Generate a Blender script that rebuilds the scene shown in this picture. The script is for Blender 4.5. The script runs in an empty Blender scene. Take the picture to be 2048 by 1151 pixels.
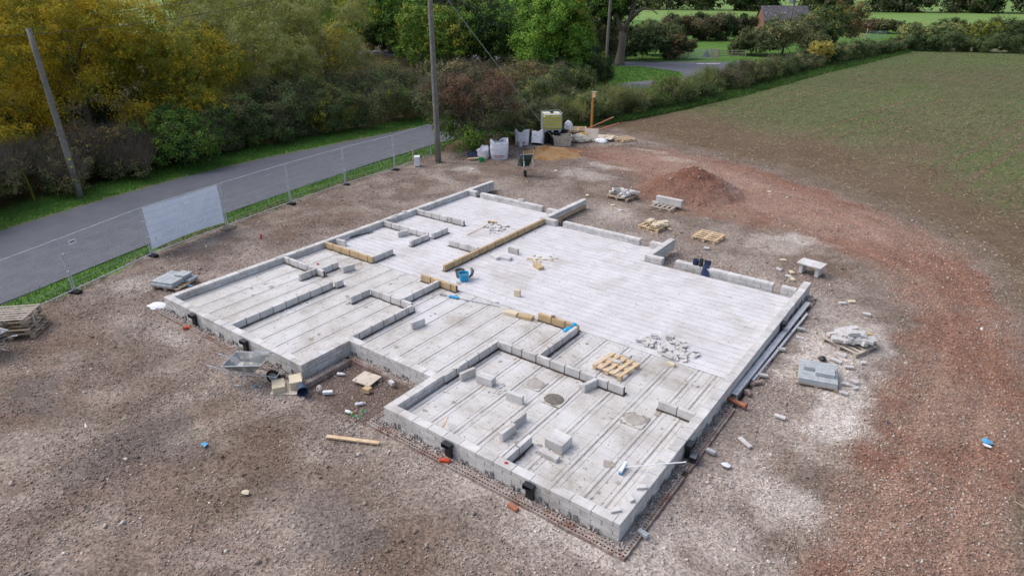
import bpy, bmesh, math, random
import numpy as np
from mathutils import Vector, Matrix, Euler
R=math.radians
random.seed(7)
rng=np.random.default_rng(11)
SC=bpy.context.scene
COL=SC.collection
# ---------------------------------------------------------------- camera
CP=Vector((19.3297,-8.0586,9.0634)); YAW=R(126.7805); PIT=R(24.8904); ROL=R(-0.2566); FPX=1306.8
cam=bpy.data.cameras.new('camera'); camo=bpy.data.objects.new('camera',cam); COL.objects.link(camo)
fw=Vector((math.cos(YAW)*math.cos(PIT),math.sin(YAW)*math.cos(PIT),-math.sin(PIT)))
r0=fw.cross(Vector((0,0,1))).normalized(); u0=r0.cross(fw)
rt=math.cos(ROL)*r0+math.sin(ROL)*u0; upv=-math.sin(ROL)*r0+math.cos(ROL)*u0
camo.matrix_world=Matrix(((rt.x,upv.x,-fw.x,CP.x),(rt.y,upv.y,-fw.y,CP.y),(rt.z,upv.z,-fw.z,CP.z),(0,0,0,1)))
cam.sensor_width=36; cam.lens=FPX/2048*36; cam.clip_start=.1; cam.clip_end=3000
SC.camera=camo
# ---------------------------------------------------------------- world, sun, exposure (overcast)
w=bpy.data.worlds.new('World'); SC.world=w; w.use_nodes=True
nt=w.node_tree; bg=nt.nodes['Background']
sky=nt.nodes.new('ShaderNodeTexSky'); sky.sky_type='NISHITA'; sky.sun_disc=False
SUN_EL,SUN_AZ=R(52),R(250)
sky.sun_elevation=SUN_EL; sky.sun_rotation=SUN_AZ; sky.air_density=1.0; sky.dust_density=4.0; sky.ozone_density=1.0
hsv=nt.nodes.new('ShaderNodeHueSaturation'); hsv.inputs['Saturation'].default_value=.74
nt.links.new(sky.outputs[0],hsv.inputs['Color']); nt.links.new(hsv.outputs[0],bg.inputs[0]); bg.inputs[1].default_value=.15
sl=bpy.data.lights.new('sun','SUN'); sl.energy=.9; sl.angle=R(50); sl.color=(1,.97,.94)
so=bpy.data.objects.new('sun',sl); COL.objects.link(so)
sd=Vector((math.sin(SUN_AZ)*math.cos(SUN_EL),math.cos(SUN_AZ)*math.cos(SUN_EL),math.sin(SUN_EL)))
so.rotation_euler=sd.to_track_quat('Z','Y').to_euler()
SC.view_settings.view_transform='Standard'; SC.view_settings.look='None'; SC.view_settings.gamma=1
SC.view_settings.use_curve_mapping=False; SC.view_settings.exposure=0.46
SC.render.engine='CYCLES'
# ---------------------------------------------------------------- helpers
T=.45; F=.225
def at(x,y,z=0.0):
    "place seen at pixel (x,y) of the 2048 px wide photograph, on the level z"
    d=fw+rt*((x-1024)/FPX)-upv*((y-575.5)/FPX)
    return CP+d*((z-CP.z)/d.z)
def s2l(c):
    c=c/255.0
    return c/12.92 if c<=.04045 else ((c+.055)/1.055)**2.4
def rgb(r,g,b): return (s2l(r),s2l(g),s2l(b),1)
MAT={}
def pmat(name,c1,c2=None,scale=6,rough=.85,bump=.25,bscale=60,c3=None,s3=25,t3=.68,island=0.0,objvar=0.0,metal=0.0,spec=.3,attr=None,trans=0.0,stain=None,detail=6,dist=.01):
    "procedural material on world position: two-tone noise, speckle of a third colour, fine bump"
    m=bpy.data.materials.new(name); m.use_nodes=True; n=m.node_tree.nodes; L=m.node_tree.links
    b=n['Principled BSDF']; b.inputs['Roughness'].default_value=rough; b.inputs['Metallic'].default_value=metal
    b.inputs['Specular IOR Level'].default_value=spec
    geo=n.new('ShaderNodeNewGeometry')
    def noise(sc,det=detail,rg=.6,src=None):
        t=n.new('ShaderNodeTexNoise'); t.inputs['Scale'].default_value=sc; t.inputs['Detail'].default_value=det; t.inputs['Roughness'].default_value=rg
        L.new(src or geo.outputs['Position'],t.inputs['Vector']); return t
    def ramp(src,a,bb,ca=(0,0,0,1),cb=(1,1,1,1)):
        rr=n.new('ShaderNodeValToRGB'); rr.color_ramp.elements[0].position=a; rr.color_ramp.elements[1].position=bb
        rr.color_ramp.elements[0].color=ca; rr.color_ramp.elements[1].color=cb; L.new(src,rr.inputs[0]); return rr
    def mix(f,a,bb,mode='MIX'):
        x=n.new('ShaderNodeMix'); x.data_type='RGBA'; x.blend_type=mode
        for s,k in ((f,0),(a,6),(bb,7)):
            if hasattr(s,'is_linked') or hasattr(s,'links'): L.new(s,x.inputs[k])
            else: x.inputs[k].default_value=s
        return x.outputs[2]
    c2=c2 or c1
    if attr:
        an=n.new('ShaderNodeAttribute'); an.attribute_name=attr
        col=an.outputs['Color']
        if c1: col=mix(ramp(noise(scale).outputs[0],.3,.7).outputs[0],col,mix(1.0,col,c1,'MULTIPLY'))
    else:
        col=mix(ramp(noise(scale).outputs[0],.35,.65).outputs[0],c1,c2)
    if stain:
        for (cs,ss,lo,hi) in stain: col=mix(ramp(noise(ss,8,.7).outputs[0],lo,hi).outputs[0],col,cs)
    if c3: col=mix(ramp(noise(s3,3,.5).outputs[0],t3,t3+.06).outputs[0],col,c3)
    if island:
        mr=n.new('ShaderNodeMapRange'); mr.inputs[3].default_value=1-island; mr.inputs[4].default_value=1+island
        L.new(geo.outputs['Random Per Island'],mr.inputs[0]); hs=n.new('ShaderNodeHueSaturation'); L.new(mr.outputs[0],hs.inputs['Value']); L.new(col,hs.inputs['Color'])
        ml=n.new('ShaderNodeMath'); ml.operation='MULTIPLY_ADD'; ml.inputs[1].default_value=.05*island; ml.inputs[2].default_value=.5-.025*island
        mm=n.new('ShaderNodeMath'); mm.operation='FRACT'; m7=n.new('ShaderNodeMath'); m7.operation='MULTIPLY'; m7.inputs[1].default_value=7.31
        L.new(geo.outputs['Random Per Island'],m7.inputs[0]); L.new(m7.outputs[0],mm.inputs[0]); L.new(mm.outputs[0],ml.inputs[0]); L.new(ml.outputs[0],hs.inputs['Hue'])
        col=hs.outputs[0]
    if objvar:
        oi=n.new('ShaderNodeObjectInfo'); mr=n.new('ShaderNodeMapRange'); mr.inputs[3].default_value=1-objvar; mr.inputs[4].default_value=1+objvar
        L.new(oi.outputs['Random'],mr.inputs[0]); hs=n.new('ShaderNodeHueSaturation'); L.new(mr.outputs[0],hs.inputs['Value']); L.new(col,hs.inputs['Color']); col=hs.outputs[0]
    if hasattr(col,'links'): L.new(col,b.inputs['Base Color'])
    if bump:
        bn=n.new('ShaderNodeBump'); bn.inputs['Strength'].default_value=bump; bn.inputs['Distance'].default_value=dist
        L.new(noise(bscale,4,.65).outputs[0],bn.inputs['Height']); L.new(bn.outputs[0],b.inputs['Normal'])
    if trans:
        tr=n.new('ShaderNodeBsdfTranslucent'); L.new(col,tr.inputs[0]); ms=n.new('ShaderNodeMixShader'); ms.inputs[0].default_value=trans
        L.new(b.outputs[0],ms.inputs[1]); L.new(tr.outputs[0],ms.inputs[2]); L.new(ms.outputs[0],n['Material Output'].inputs[0])
    MAT[name]=m; return m
# materials
pmat('block',rgb(184,182,180),rgb(205,204,205),3,.9,.35,70,c3=rgb(150,143,138),s3=40,t3=.66,objvar=.09,stain=[(rgb(158,149,142),1.3,.52,.75)])
pmat('tan_block',rgb(176,152,118),rgb(190,168,134),5,.9,.35,70,c3=rgb(140,115,85),s3=30,objvar=.08)
pmat('pale_block',rgb(200,186,160),rgb(212,200,178),5,.9,.3,70,c3=rgb(165,145,120),s3=30,objvar=.05)
pmat('floor',rgb(184,181,178),rgb(200,198,197),2.2,.9,.3,60,c3=rgb(138,128,120),s3=9,t3=.64,stain=[(rgb(156,148,140),.6,.5,.7),(rgb(208,208,212),.33,.48,.66)],objvar=.025)
pmat('floor_white',rgb(194,192,195),rgb(207,206,210),1.6,.88,.25,60,c3=rgb(158,149,143),s3=10,t3=.66,stain=[(rgb(176,170,167),.7,.5,.74),(rgb(200,190,174),.45,.62,.8)],objvar=.02)
pmat('grout',rgb(134,132,131),rgb(164,162,162),9,.95,.7,90,c3=rgb(105,100,96),s3=30,t3=.6,stain=[(rgb(198,196,197),1.1,.5,.66)],dist=.02)
pmat('mortar',rgb(60,51,45),rgb(86,76,68),8,.95,.6,80,dist=.02)
pmat('mortar_light',rgb(116,111,108),rgb(140,135,131),8,.95,.5,80)
pmat('beam_end',rgb(104,103,104),rgb(146,144,144),11,.95,.7,60,dist=.02)
pmat('debris',rgb(120,110,105),rgb(160,154,150),3,.95,.8,50,c3=rgb(190,186,184),s3=45,t3=.58,dist=.03)
pmat('brick',rgb(116,84,72),rgb(138,104,92),14,.9,.3,90,c3=rgb(165,156,150),s3=8,t3=.55,objvar=.12,stain=[(rgb(152,140,134),1.7,.36,.56)])
pmat('red_brick',rgb(176,66,44),rgb(196,84,58),20,.8,.2,90)
pmat('stone',rgb(238,236,234),c2=rgb(238,236,234),island=.3,attr='col',bump=.3,bscale=90,scale=40,rough=.9)
MAT['stone'].node_tree.nodes['Principled BSDF'].inputs['Specular IOR Level'].default_value=.2
pmat('rubble',rgb(184,181,180),rgb(204,202,202),12,.9,.3,80,objvar=.07,island=.08)
pmat('wood',rgb(196,168,134),rgb(212,190,160),7,.8,.25,50,objvar=.08)
pmat('old_wood',rgb(150,134,116),rgb(176,160,142),7,.85,.3,50,objvar=.1)
pmat('grey_wood',rgb(160,150,138),rgb(186,176,166),7,.85,.3,50,objvar=.08)
pmat('orange_wood',rgb(170,116,58),rgb(186,134,78),7,.8,.25,50,objvar=.05)
pmat('pole_wood',rgb(112,110,104),rgb(136,132,124),5,.9,.4,30,c3=rgb(92,88,80),s3=12)
pmat('galv',rgb(168,176,184),rgb(192,198,206),9,.5,.1,60,metal=.1,spec=.5)
pmat('steel',rgb(184,186,192),rgb(204,206,212),4,.6,.1,40,metal=.15,spec=.5,c3=rgb(176,176,178),s3=6,t3=.6)
pmat('old_steel',rgb(92,94,92),rgb(128,130,126),7,.7,.3,40,metal=.3)
pmat('tray',rgb(118,120,118),rgb(158,160,160),4,.75,.3,40,c3=rgb(184,182,180),s3=5,t3=.52)
pmat('black_plastic',rgb(24,25,29),rgb(34,35,40),9,.45,.05,60,spec=.5)
pmat('black_rubber',rgb(30,30,32),rgb(48,48,50),9,.85,.3,60)
pmat('blue_plastic',rgb(0,140,196),rgb(18,156,208),6,.4,.05,60,spec=.5)
pmat('light_blue',rgb(60,140,190),rgb(100,165,205),6,.6,.1,60)
pmat('navy_plastic',rgb(28,42,74),rgb(36,54,92),6,.5,.05,60)
pmat('grey_plastic',rgb(92,98,106),rgb(112,116,122),6,.6,.1,60)
pmat('yellow_plastic',rgb(208,170,20),rgb(222,186,40),6,.5,.05,60)
pmat('green_plastic',rgb(16,150,84),rgb(30,168,100),6,.5,.05,60)
pmat('dark_green',rgb(38,58,50),rgb(56,74,66),6,.6,.1,60,c3=rgb(110,116,112),s3=4,t3=.6)
pmat('white_plastic',rgb(212,214,220),rgb(226,228,232),6,.5,.05,60)
pmat('bag',rgb(226,227,238),rgb(238,238,248),8,.8,.5,22,dist=.06,c3=rgb(186,188,206),s3=6,t3=.6)
pmat('bag_print',rgb(170,110,110),rgb(180,120,120),8,.8,.1,22)
pmat('navy_tarp',rgb(30,42,74),rgb(44,58,94),8,.7,.4,30,dist=.04)
pmat('tub',rgb(178,172,160),rgb(196,190,178),5,.7,.2,40,c3=rgb(150,142,128),s3=7,t3=.6)
pmat('ibc_liquid',rgb(204,198,72),rgb(214,208,96),1.5,.4,.05,30,spec=.4)
pmat('ibc_top',rgb(206,206,190),rgb(214,214,200),3,.5,.05,30)
pmat('sand',rgb(146,114,78),rgb(164,134,98),1.6,.95,.6,60,c3=rgb(140,98,58),s3=.9,t3=.58,dist=.02)
pmat('asphalt',rgb(90,93,101),rgb(100,103,110),1.3,.9,.3,120,c3=rgb(116,118,122),s3=60,t3=.66,stain=[(rgb(80,83,91),.8,.55,.8),(rgb(106,104,104),.22,.6,.8)])
pmat('paint',rgb(206,206,204),rgb(186,186,184),3,.8,.2,80)
pmat('banner',rgb(202,214,234),rgb(212,222,240),1.2,.6,.4,2.2,trans=.15,dist=.12)
pmat('banner_print',rgb(240,246,255),rgb(244,248,255),2,.6,0)
pmat('board',rgb(190,178,164),rgb(204,194,182),3,.85,.2,60,c3=rgb(160,148,134),s3=8,t3=.6)
pmat('mortar_board',rgb(182,176,168),rgb(198,194,188),3,.9,.3,50,c3=rgb(140,134,128),s3=4,t3=.54)
pmat('stale_mortar',rgb(152,146,140),rgb(178,172,167),9,.95,.7,60,dist=.02)
pmat('wet_mortar',rgb(104,98,92),rgb(130,124,118),9,.95,.8,60,dist=.03)
pmat('straw',rgb(168,152,112),rgb(190,176,140),8,.9,0,60,island=.2)
pmat('grass',rgb(74,116,46),rgb(98,136,60),1.4,.8,0,60,island=.25,trans=.2)
pmat('field_green',rgb(88,112,58),rgb(112,130,78),.3,.8,0,60,island=.25,trans=.15)
pmat('grip',rgb(150,112,112),rgb(164,130,128),9,.7,.1,60)
pmat('clay',rgb(150,98,76),rgb(166,112,90),9,.8,.2,60)
pmat('concrete_kerb',rgb(150,144,140),rgb(170,164,160),9,.9,.4,60)
pmat('slate',rgb(70,68,74),rgb(100,96,102),1.8,.9,.5,8,c3=rgb(140,138,132),s3=1.6,t3=.62)
pmat('barn_brick',rgb(116,80,66),rgb(134,98,82),2.5,.9,.4,20)
pmat('sign_white',rgb(220,220,224),None,3,.5,0); pmat('sign_red',rgb(190,40,40),None,3,.5,0); pmat('sign_black',rgb(20,20,22),None,3,.5,0)
pmat('sign_grey',rgb(128,134,142),rgb(140,146,154),3,.5,0); pmat('yellow_mark',rgb(214,206,60),None,3,.5,0)
pmat('wire',rgb(40,42,42),None,3,.6,0); pmat('light_wire',rgb(150,152,156),None,3,.6,0)
LB={'lf_brown':1.42,'lf_gold':1.1,'lf_bright':1.25,'lf_far':1.15,'lf_orange':1.1,'lf_dark':1.2,'lf_yellow':1.42,'lf_yellow_green':1.4,'lf_grass':1.1}
def leafmat(name,a,b,isl=.35,tr=.25,sc=.9):
    k=LB.get(name,1.32)*1.07; a=[min(255,q*k) for q in a]; b=[min(255,q*k) for q in b]
    return pmat(name,rgb(*a),rgb(*b),sc,.75,0,60,island=isl,trans=tr,spec=.15)
leafmat('lf_yellow',(138,118,36),(104,98,34),.3); leafmat('lf_yellow_green',(106,104,40),(76,84,36),.34); leafmat('lf_olive',(98,104,70),(108,108,62),.3); leafmat('lf_green',(56,84,38),(82,102,42),.4)
leafmat('lf_bright',(74,112,46),(104,124,50),.38); leafmat('lf_dark',(40,58,36),(52,66,38),.38); leafmat('lf_hedge',(74,82,52),(58,72,46),.3); leafmat('lf_hedge_brown',(80,80,56),(66,74,50),.3)
leafmat('lf_redbrown',(88,66,56),(78,68,52),.3); leafmat('lf_red',(78,70,54),(70,68,50),.3); leafmat('lf_brown',(100,94,70),(84,84,58),.3); leafmat('lf_weed',(104,98,80),(84,84,64),.35); leafmat('lf_grass',(56,84,40),(74,98,48),.3)
leafmat('lf_far',(64,72,56),(84,84,60),.3,.1,.1); leafmat('lf_gold',(158,142,72),(140,132,68),.25); leafmat('lf_orange',(112,88,52),(96,84,50),.3); leafmat('lf_bramble',(98,84,58),(84,80,52),.3)
pmat('bark',rgb(92,84,76),rgb(116,106,98),6,.95,.6,25,dist=.03)
pmat('twig',rgb(120,110,98),rgb(96,88,78),6,.95,0,25)

class MB:
    def __init__(s): s.v=[]; s.f=[]
    def add(s,vs,fs,M=None):
        o=len(s.v)
        for v in vs:
            v=Vector(v); s.v.append(M@v if M else v)
        s.f+= [tuple(i+o for i in f) for f in fs]; return s
    def box(s,c,d,rz=0,rx=0,ry=0,M=None):
        m=Matrix.Translation(c)@Euler((rx,ry,rz)).to_matrix().to_4x4()
        if M: m=M@m
        x,y,z=d[0]/2,d[1]/2,d[2]/2
        return s.add([(-x,-y,-z),(x,-y,-z),(x,y,-z),(-x,y,-z),(-x,-y,z),(x,-y,z),(x,y,z),(-x,y,z)],[(3,2,1,0),(4,5,6,7),(0,1,5,4),(1,2,6,5),(2,3,7,6),(3,0,4,7)],m)
    def cbox(s,d,bv=.006,j=0,c=(0,0,0),rz=0):
        "chamfered box: every corner cut"
        x,y,z=d[0]/2,d[1]/2,d[2]/2; vs=[];idx={}
        for sx in(-1,1):
            for sy in(-1,1):
                for sz in(-1,1):
                    for ax in range(3):
                        p=[sx*(x-bv),sy*(y-bv),sz*(z-bv)]; p[ax]=(sx*x,sy*y,sz*z)[ax]
                        if j: p=[q+random.uniform(-j,j) for q in p]
                        idx[(sx,sy,sz,ax)]=len(vs); vs.append(p)
        fs=[]
        for ax in range(3):
            a,b=[k for k in range(3) if k!=ax]
            for sg in(-1,1):
                q=[]
                for (ua,ub) in((-1,-1),(1,-1),(1,1),(-1,1)):
                    k=[0,0,0];k[ax]=sg;k[a]=ua;k[b]=ub; q.append(idx[(*k,ax)])
                fs.append(tuple(q) if (sg>0)==(ax!=1) else tuple(reversed(q)))
        for ax in range(3):      # edges along ax
            a,b=[k for k in range(3) if k!=ax]
            for ua in(-1,1):
                for ub in(-1,1):
                    k0=[0,0,0];k0[a]=ua;k0[b]=ub;k1=list(k0);k0[ax]=-1;k1[ax]=1
                    q=(idx[(*k0,a)],idx[(*k1,a)],idx[(*k1,b)],idx[(*k0,b)])
                    fs.append(q)
        for sx in(-1,1):
            for sy in(-1,1):
                for sz in(-1,1): fs.append(tuple(idx[(sx,sy,sz,a)] for a in range(3)))
        return s.add(vs,fs,Matrix.Translation(c)@Matrix.Rotation(rz,4,'Z'))
    def tube(s,pts,r,n=6,cap=True):
        pts=[Vector(p) for p in pts]; rs=r if isinstance(r,(list,tuple)) else [r]*len(pts)
        o=len(s.v); prev=None
        for i,p in enumerate(pts):
            d=(pts[min(i+1,len(pts)-1)]-pts[max(i-1,0)]).normalized()
            a=(prev-d*prev.dot(d)) if prev is not None else d.cross(Vector((0,0,1)) if abs(d.z)<.9 else Vector((1,0,0)))
            a.normalize(); prev=a; b=d.cross(a)
            for k in range(n):
                t=2*math.pi*k/n; s.v.append(p+(a*math.cos(t)+b*math.sin(t))*rs[i])
        for i in range(len(pts)-1):
            for k in range(n):
                k2=(k+1)%n; s.f.append((o+i*n+k,o+i*n+k2,o+(i+1)*n+k2,o+(i+1)*n+k))
        if cap:
            s.f.append(tuple(o+k for k in reversed(range(n)))); e=o+(len(pts)-1)*n; s.f.append(tuple(e+k for k in range(n)))
        return s
    def lathe(s,prof,n=16,M=None,cap=False):
        vs=[];fs=[]
        for (r_,z) in prof:
            for k in range(n):
                t=2*math.pi*k/n; vs.append((r_*math.cos(t),r_*math.sin(t),z))
        for i in range(len(prof)-1):
            for k in range(n):
                k2=(k+1)%n; fs.append((i*n+k,i*n+k2,(i+1)*n+k2,(i+1)*n+k))
        fs.append(tuple(reversed(range(n)))); 
        if cap: fs.append(tuple((len(prof)-1)*n+k for k in range(n)))
        return s.add(vs,fs,M)
    def mesh(s,name,smooth=False,recalc=True):
        me=bpy.data.meshes.new(name); me.from_pydata([tuple(v) for v in s.v],[],s.f)
        if recalc:
            bm=bmesh.new(); bm.from_mesh(me); bmesh.ops.recalc_face_normals(bm,faces=bm.faces); bm.to_mesh(me); bm.free()
        if smooth:
            for p in me.polygons: p.use_smooth=True
        return me
    def build(s,name,mat,parent=None,loc=None,smooth=False,rz=0,recalc=True):
        return put(name,s.mesh(name,smooth,recalc),mat,parent,loc,rz)
def put(name,me,mat,parent=None,loc=None,rz=0,rot=None):
    if isinstance(mat,str): mat=MAT[mat]
    if not me.materials: me.materials.append(mat)
    o=bpy.data.objects.new(name,me); COL.objects.link(o)
    if parent: o.parent=parent
    if loc is not None: o.location=loc
    o.rotation_euler=rot or (0,0,rz)
    if me.materials[0] is not mat:
        o.material_slots[0].link='OBJECT'; o.material_slots[0].material=mat
    return o
def tag(o,label,cat,group=None,kind=None):
    if label: o['label']=label
    if cat: o['category']=cat
    if group: o['group']=group
    if kind: o['kind']=kind
    return o
def thing(name,label,cat,loc=(0,0,0),rz=0,group=None,rot=None):
    o=bpy.data.objects.new(name,None); COL.objects.link(o); o.location=loc; o.rotation_euler=rot or (0,0,rz); o.empty_display_size=.2
    return tag(o,label,cat,group)
def structure(o): o['kind']='structure'; return o
# numpy value noise
_tab=rng.random((256,256))
def vnoise(x,y):
    xi=np.floor(x).astype(int); yi=np.floor(y).astype(int); fx=x-xi; fy=y-yi
    fx=fx*fx*(3-2*fx); fy=fy*fy*(3-2*fy); g=lambda a,b:_tab[a%256,b%256]
    return (g(xi,yi)*(1-fx)+g(xi+1,yi)*fx)*(1-fy)+(g(xi,yi+1)*(1-fx)+g(xi+1,yi+1)*fx)*fy
def fbm(x,y,s=1.0,o=4,seed=0):
    x=np.asarray(x,float)/s+seed*17.3; y=np.asarray(y,float)/s+seed*9.1; a=0;w_=.5;t=0
    for k in range(o):
        a=a+w_*vnoise(x,y); t+=w_; w_*=.5; x=x*2.03+3.1; y=y*2.03+1.7
    return a/t
def sstep(a,b,x): t=np.clip((x-a)/(b-a),0,1); return t*t*(3-2*t)
def poly_sd(x,y,P):
    "signed distance, negative inside"
    P=np.array(P,float); d=np.full(x.shape,1e9); ins=np.zeros(x.shape,bool); n=len(P)
    for i in range(n):
        a=P[i]; b=P[(i+1)%n]; e=b-a; wx=x-a[0]; wy=y-a[1]
        t=np.clip((wx*e[0]+wy*e[1])/(e@e),0,1); dx=wx-e[0]*t; dy=wy-e[1]*t; d=np.minimum(d,dx*dx+dy*dy)
        c=((a[1]>y)!=(b[1]>y)); 
        with np.errstate(divide='ignore',invalid='ignore'): xc=(b[0]-a[0])*(y-a[1])/(b[1]-a[1]+1e-12)+a[0]
        ins^=c&(x<xc)
    d=np.sqrt(d); return np.where(ins,-d,d)
def line_d(x,y,P):
    P=np.array(P,float); d=np.full(x.shape,1e9)
    for i in range(len(P)-1):
        a=P[i]; b=P[i+1]; e=b-a; wx=x-a[0]; wy=y-a[1]; t=np.clip((wx*e[0]+wy*e[1])/(e@e),0,1)
        d=np.minimum(d,np.hypot(wx-e[0]*t,wy-e[1]*t))
    return d
def np_mesh(name,V,Fq,mat,parent=None,cols=None,smooth=False):
    "V (n,3), Fq (m,k) arrays to one mesh object"
    me=bpy.data.meshes.new(name); k=Fq.shape[1]; m=len(Fq)
    me.vertices.add(len(V)); me.vertices.foreach_set('co',np.ascontiguousarray(V,dtype=np.float32).ravel())
    me.loops.add(m*k); me.loops.foreach_set('vertex_index',np.ascontiguousarray(Fq,dtype=np.int32).ravel())
    me.polygons.add(m); me.polygons.foreach_set('loop_start',np.arange(0,m*k,k,dtype=np.int32))
    try: me.polygons.foreach_set('loop_total',np.full(m,k,dtype=np.int32))
    except Exception: pass
    if smooth: me.polygons.foreach_set('use_smooth',np.ones(m,dtype=bool))
    me.update(calc_edges=True)
    if cols is not None:
        a=me.color_attributes.new('col','FLOAT_COLOR','POINT'); c=np.ones((len(V),4),np.float32); c[:,:3]=cols; a.data.foreach_set('color',c.ravel())
    me.materials.append(MAT[mat] if isinstance(mat,str) else mat)
    o=bpy.data.objects.new(name,me); COL.objects.link(o)
    if parent: o.parent=parent
    return o
def rotmats(n,flat=False):
    a=rng.random(n)*2*np.pi
    if flat:
        M=np.zeros((n,3,3)); c,s=np.cos(a),np.sin(a); M[:,0,0]=c;M[:,0,1]=-s;M[:,1,0]=s;M[:,1,1]=c;M[:,2,2]=1
        tl=rng.normal(0,.25,n); c,s=np.cos(tl),np.sin(tl); X=np.zeros((n,3,3)); X[:,0,0]=1;X[:,1,1]=c;X[:,1,2]=-s;X[:,2,1]=s;X[:,2,2]=c
        return M@X
    q=rng.normal(size=(n,4)); q/=np.linalg.norm(q,axis=1)[:,None]; w_,x,y,z=q.T
    return np.stack([1-2*(y*y+z*z),2*(x*y-z*w_),2*(x*z+y*w_),2*(x*y+z*w_),1-2*(x*x+z*z),2*(y*z-x*w_),2*(x*z-y*w_),2*(y*z+x*w_),1-2*(x*x+y*y)],1).reshape(-1,3,3)
OCT_V=np.array([(1,0,0),(-1,0,0),(0,1,0),(0,-1,0),(0,0,1),(0,0,-1)],float)
OCT_F=np.array([(0,2,4),(2,1,4),(1,3,4),(3,0,4),(2,0,5),(1,2,5),(3,1,5),(0,3,5)])
# chunky stone: box with squeezed top (12 tris)
STV=np.array([(-1,-1,-.8),(1,-1,-.8),(1,1,-.8),(-1,1,-.8),(-.7,-.6,.8),(.6,-.75,.8),(.75,.6,.8),(-.6,.7,.8)],float)*.75
STF=np.array([(3,2,1,0),(4,5,6,7),(0,1,5,4),(1,2,6,5),(2,3,7,6),(3,0,4,7)])
def scatter(name,pos,size,mat,base='oct',cols=None,parent=None,flat=False,aspect=(1,.8,.6),jit=.22):
    V0,F0=(OCT_V,OCT_F) if base=='oct' else (STV,STF)
    n=len(pos); nv=len(V0)
    v=V0[None]*(1+rng.normal(0,jit,(n,nv,3)))*np.array(aspect)*(np.asarray(size)[:,None,None])*rng.uniform(.75,1.25,(n,1,3))
    v=np.einsum('nij,nkj->nki',rotmats(n,flat),v)+np.asarray(pos)[:,None,:]
    f=F0[None]+(np.arange(n)*nv)[:,None,None]
    c=None if cols is None else np.repeat(np.asarray(cols),nv,axis=0)
    return np_mesh(name,v.reshape(-1,3),f.reshape(-1,F0.shape[1]),mat,parent,c)
# ---------------------------------------------------------------- ground colours
TR_OUT=[(-2,25.3),(-.5,27.2),(3.8,29.0),(8.6,28.0),(13.1,25.5),(16.7,23.0),(19.7,19.3),(21.1,14.7),(21.5,9.4),(21.3,4.0),(21.2,-14)]
TR_IN=[(18.3,-14),(18.3,1.0),(18.3,4.0),(18.5,7.0),(18.7,9.9),(18.5,13.3),(17.2,16.2),(14.0,18.2),(11,18.6),(9,17.8),(6.2,19.3),(5.3,21.6),(2.5,23.4)]
TRACK=TR_OUT+TR_IN
RD_FAR=[(-10.5,-16),(-11.6,-6),(-12.6,-.4),(-13.6,3.5),(-14.4,8),(-14.6,13),(-14.3,18),(-13.8,24),(-13.4,30),(-13.4,44),(-12.5,54)]
RD_NEAR=[(-2.2,-16),(-3.6,-6),(-4.7,-2.9),(-6.0,1.9),(-7.2,6.4),(-7.9,10.6),(-8.7,16.5),(-9.1,21.7),(-9.2,30),(-8.9,44),(-7.5,54)]
ROAD=RD_FAR+RD_NEAR[::-1]
JUNC=[(-80,60),(-40,68.5),(-24.2,71.3),(-19.4,73.8),(-11.3,78.8),(-7.5,86),(-5.6,104),(-2.0,122),(6,148),(10,147),(2.2,121),(-1.0,103),(-2.6,84),(-4.2,68),(-5.5,54),(-12.5,54),(-11,58),(-9.6,62),(-11.6,65.6),(-17.6,68.0),(-22,66.6),(-40,63.5),(-80,55)]
HEDGE_R=[(-8.3,24.5),(-6.6,30),(-4.6,36),(-3.5,43),(-2.7,52),(-2.0,62),(-.9,73),(1.0,88),(3.0,106)]
YARD=[(-3.5,-18),(-3.6,-1),(-4.8,2),(-5.4,5.4),(-6.0,9),(-6.5,12.5),(-6.6,16),(-6.9,19.5),(-5,24),(-5.5,29),(-2,33),(4,31)]+[(9.5,29.2),(14,26.6),(17.8,23.6),(20.8,19.8),(22,15),(22.2,9.4),(21.8,4),(21.7,-18)]
A=lambda r,g,b: np.array(rgb(r,g,b)[:3])
DUST=[((1600,478),1.3,.8,.75),((1700,800),.9,2.4,.95),((1660,720),1.3,2.6,.85),((1690,860),.8,1.3,.8),((1740,690),.7,1.5,.6),((1500,560),1.2,.8,.4),((1600,600),1.0,1.0,.3),((1560,1000),1.0,.8,.7),((1250,1100),2.8,1.0,.55),((1000,950),1.2,.9,.55),((1130,1010),1.8,.8,.6),((1500,700),.8,2.5,.45),
 ((1550,490),1.2,1,.5),((1480,960),.7,1.4,.35),((1230,335),1.6,.5,.7),((1350,320),1.1,.6,.4),((940,340),1.0,.6,.5),((890,360),1,.5,.4),((1230,430),1.2,1.2,.35),((260,570),1.0,.8,.45),((350,680),.7,.4,.4),((1400,800),.4,.8,.3),((1170,350),1.5,1.0,.45),((1290,300),1.6,.4,.5),((1440,1100),2,.8,.35),((800,330),1.2,.8,.25),((1240,480),1.2,1.2,.3),((1450,390),.9,.8,.35)]
BROWN=[((330,960),3.0,1.4,.8),((480,850),2.2,1.0,.7),((720,950),2.4,1.2,.5),((120,800),1.6,.9,.35),((760,800),1.2,.9,.9),((600,420),1.0,2.5,.5),((240,720),1.4,.8,.5),((420,700),1.2,.6,.5),((900,1090),2,.7,.5),((330,470),1.0,1.2,.55),((1460,360),.6,.8,.5),((1640,590),.8,1.1,.85),((1390,478),1.1,.9,.6),((1560,790),.6,.8,.5),((1100,355),.9,.6,.6),((1250,395),1.4,.8,.35),((1050,360),.8,.6,.6),((200,1100),2,.8,.5),((1330,960),.7,.5,.4),((560,760),.8,.5,.5),((860,320),1.3,.8,.4)]
DARKG=[((80,790),1.3,.8),((330,880),1.6,.8),((220,900),1,1),((1470,570),1.3,1.2),((640,1040),1.8,.7)]
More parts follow.
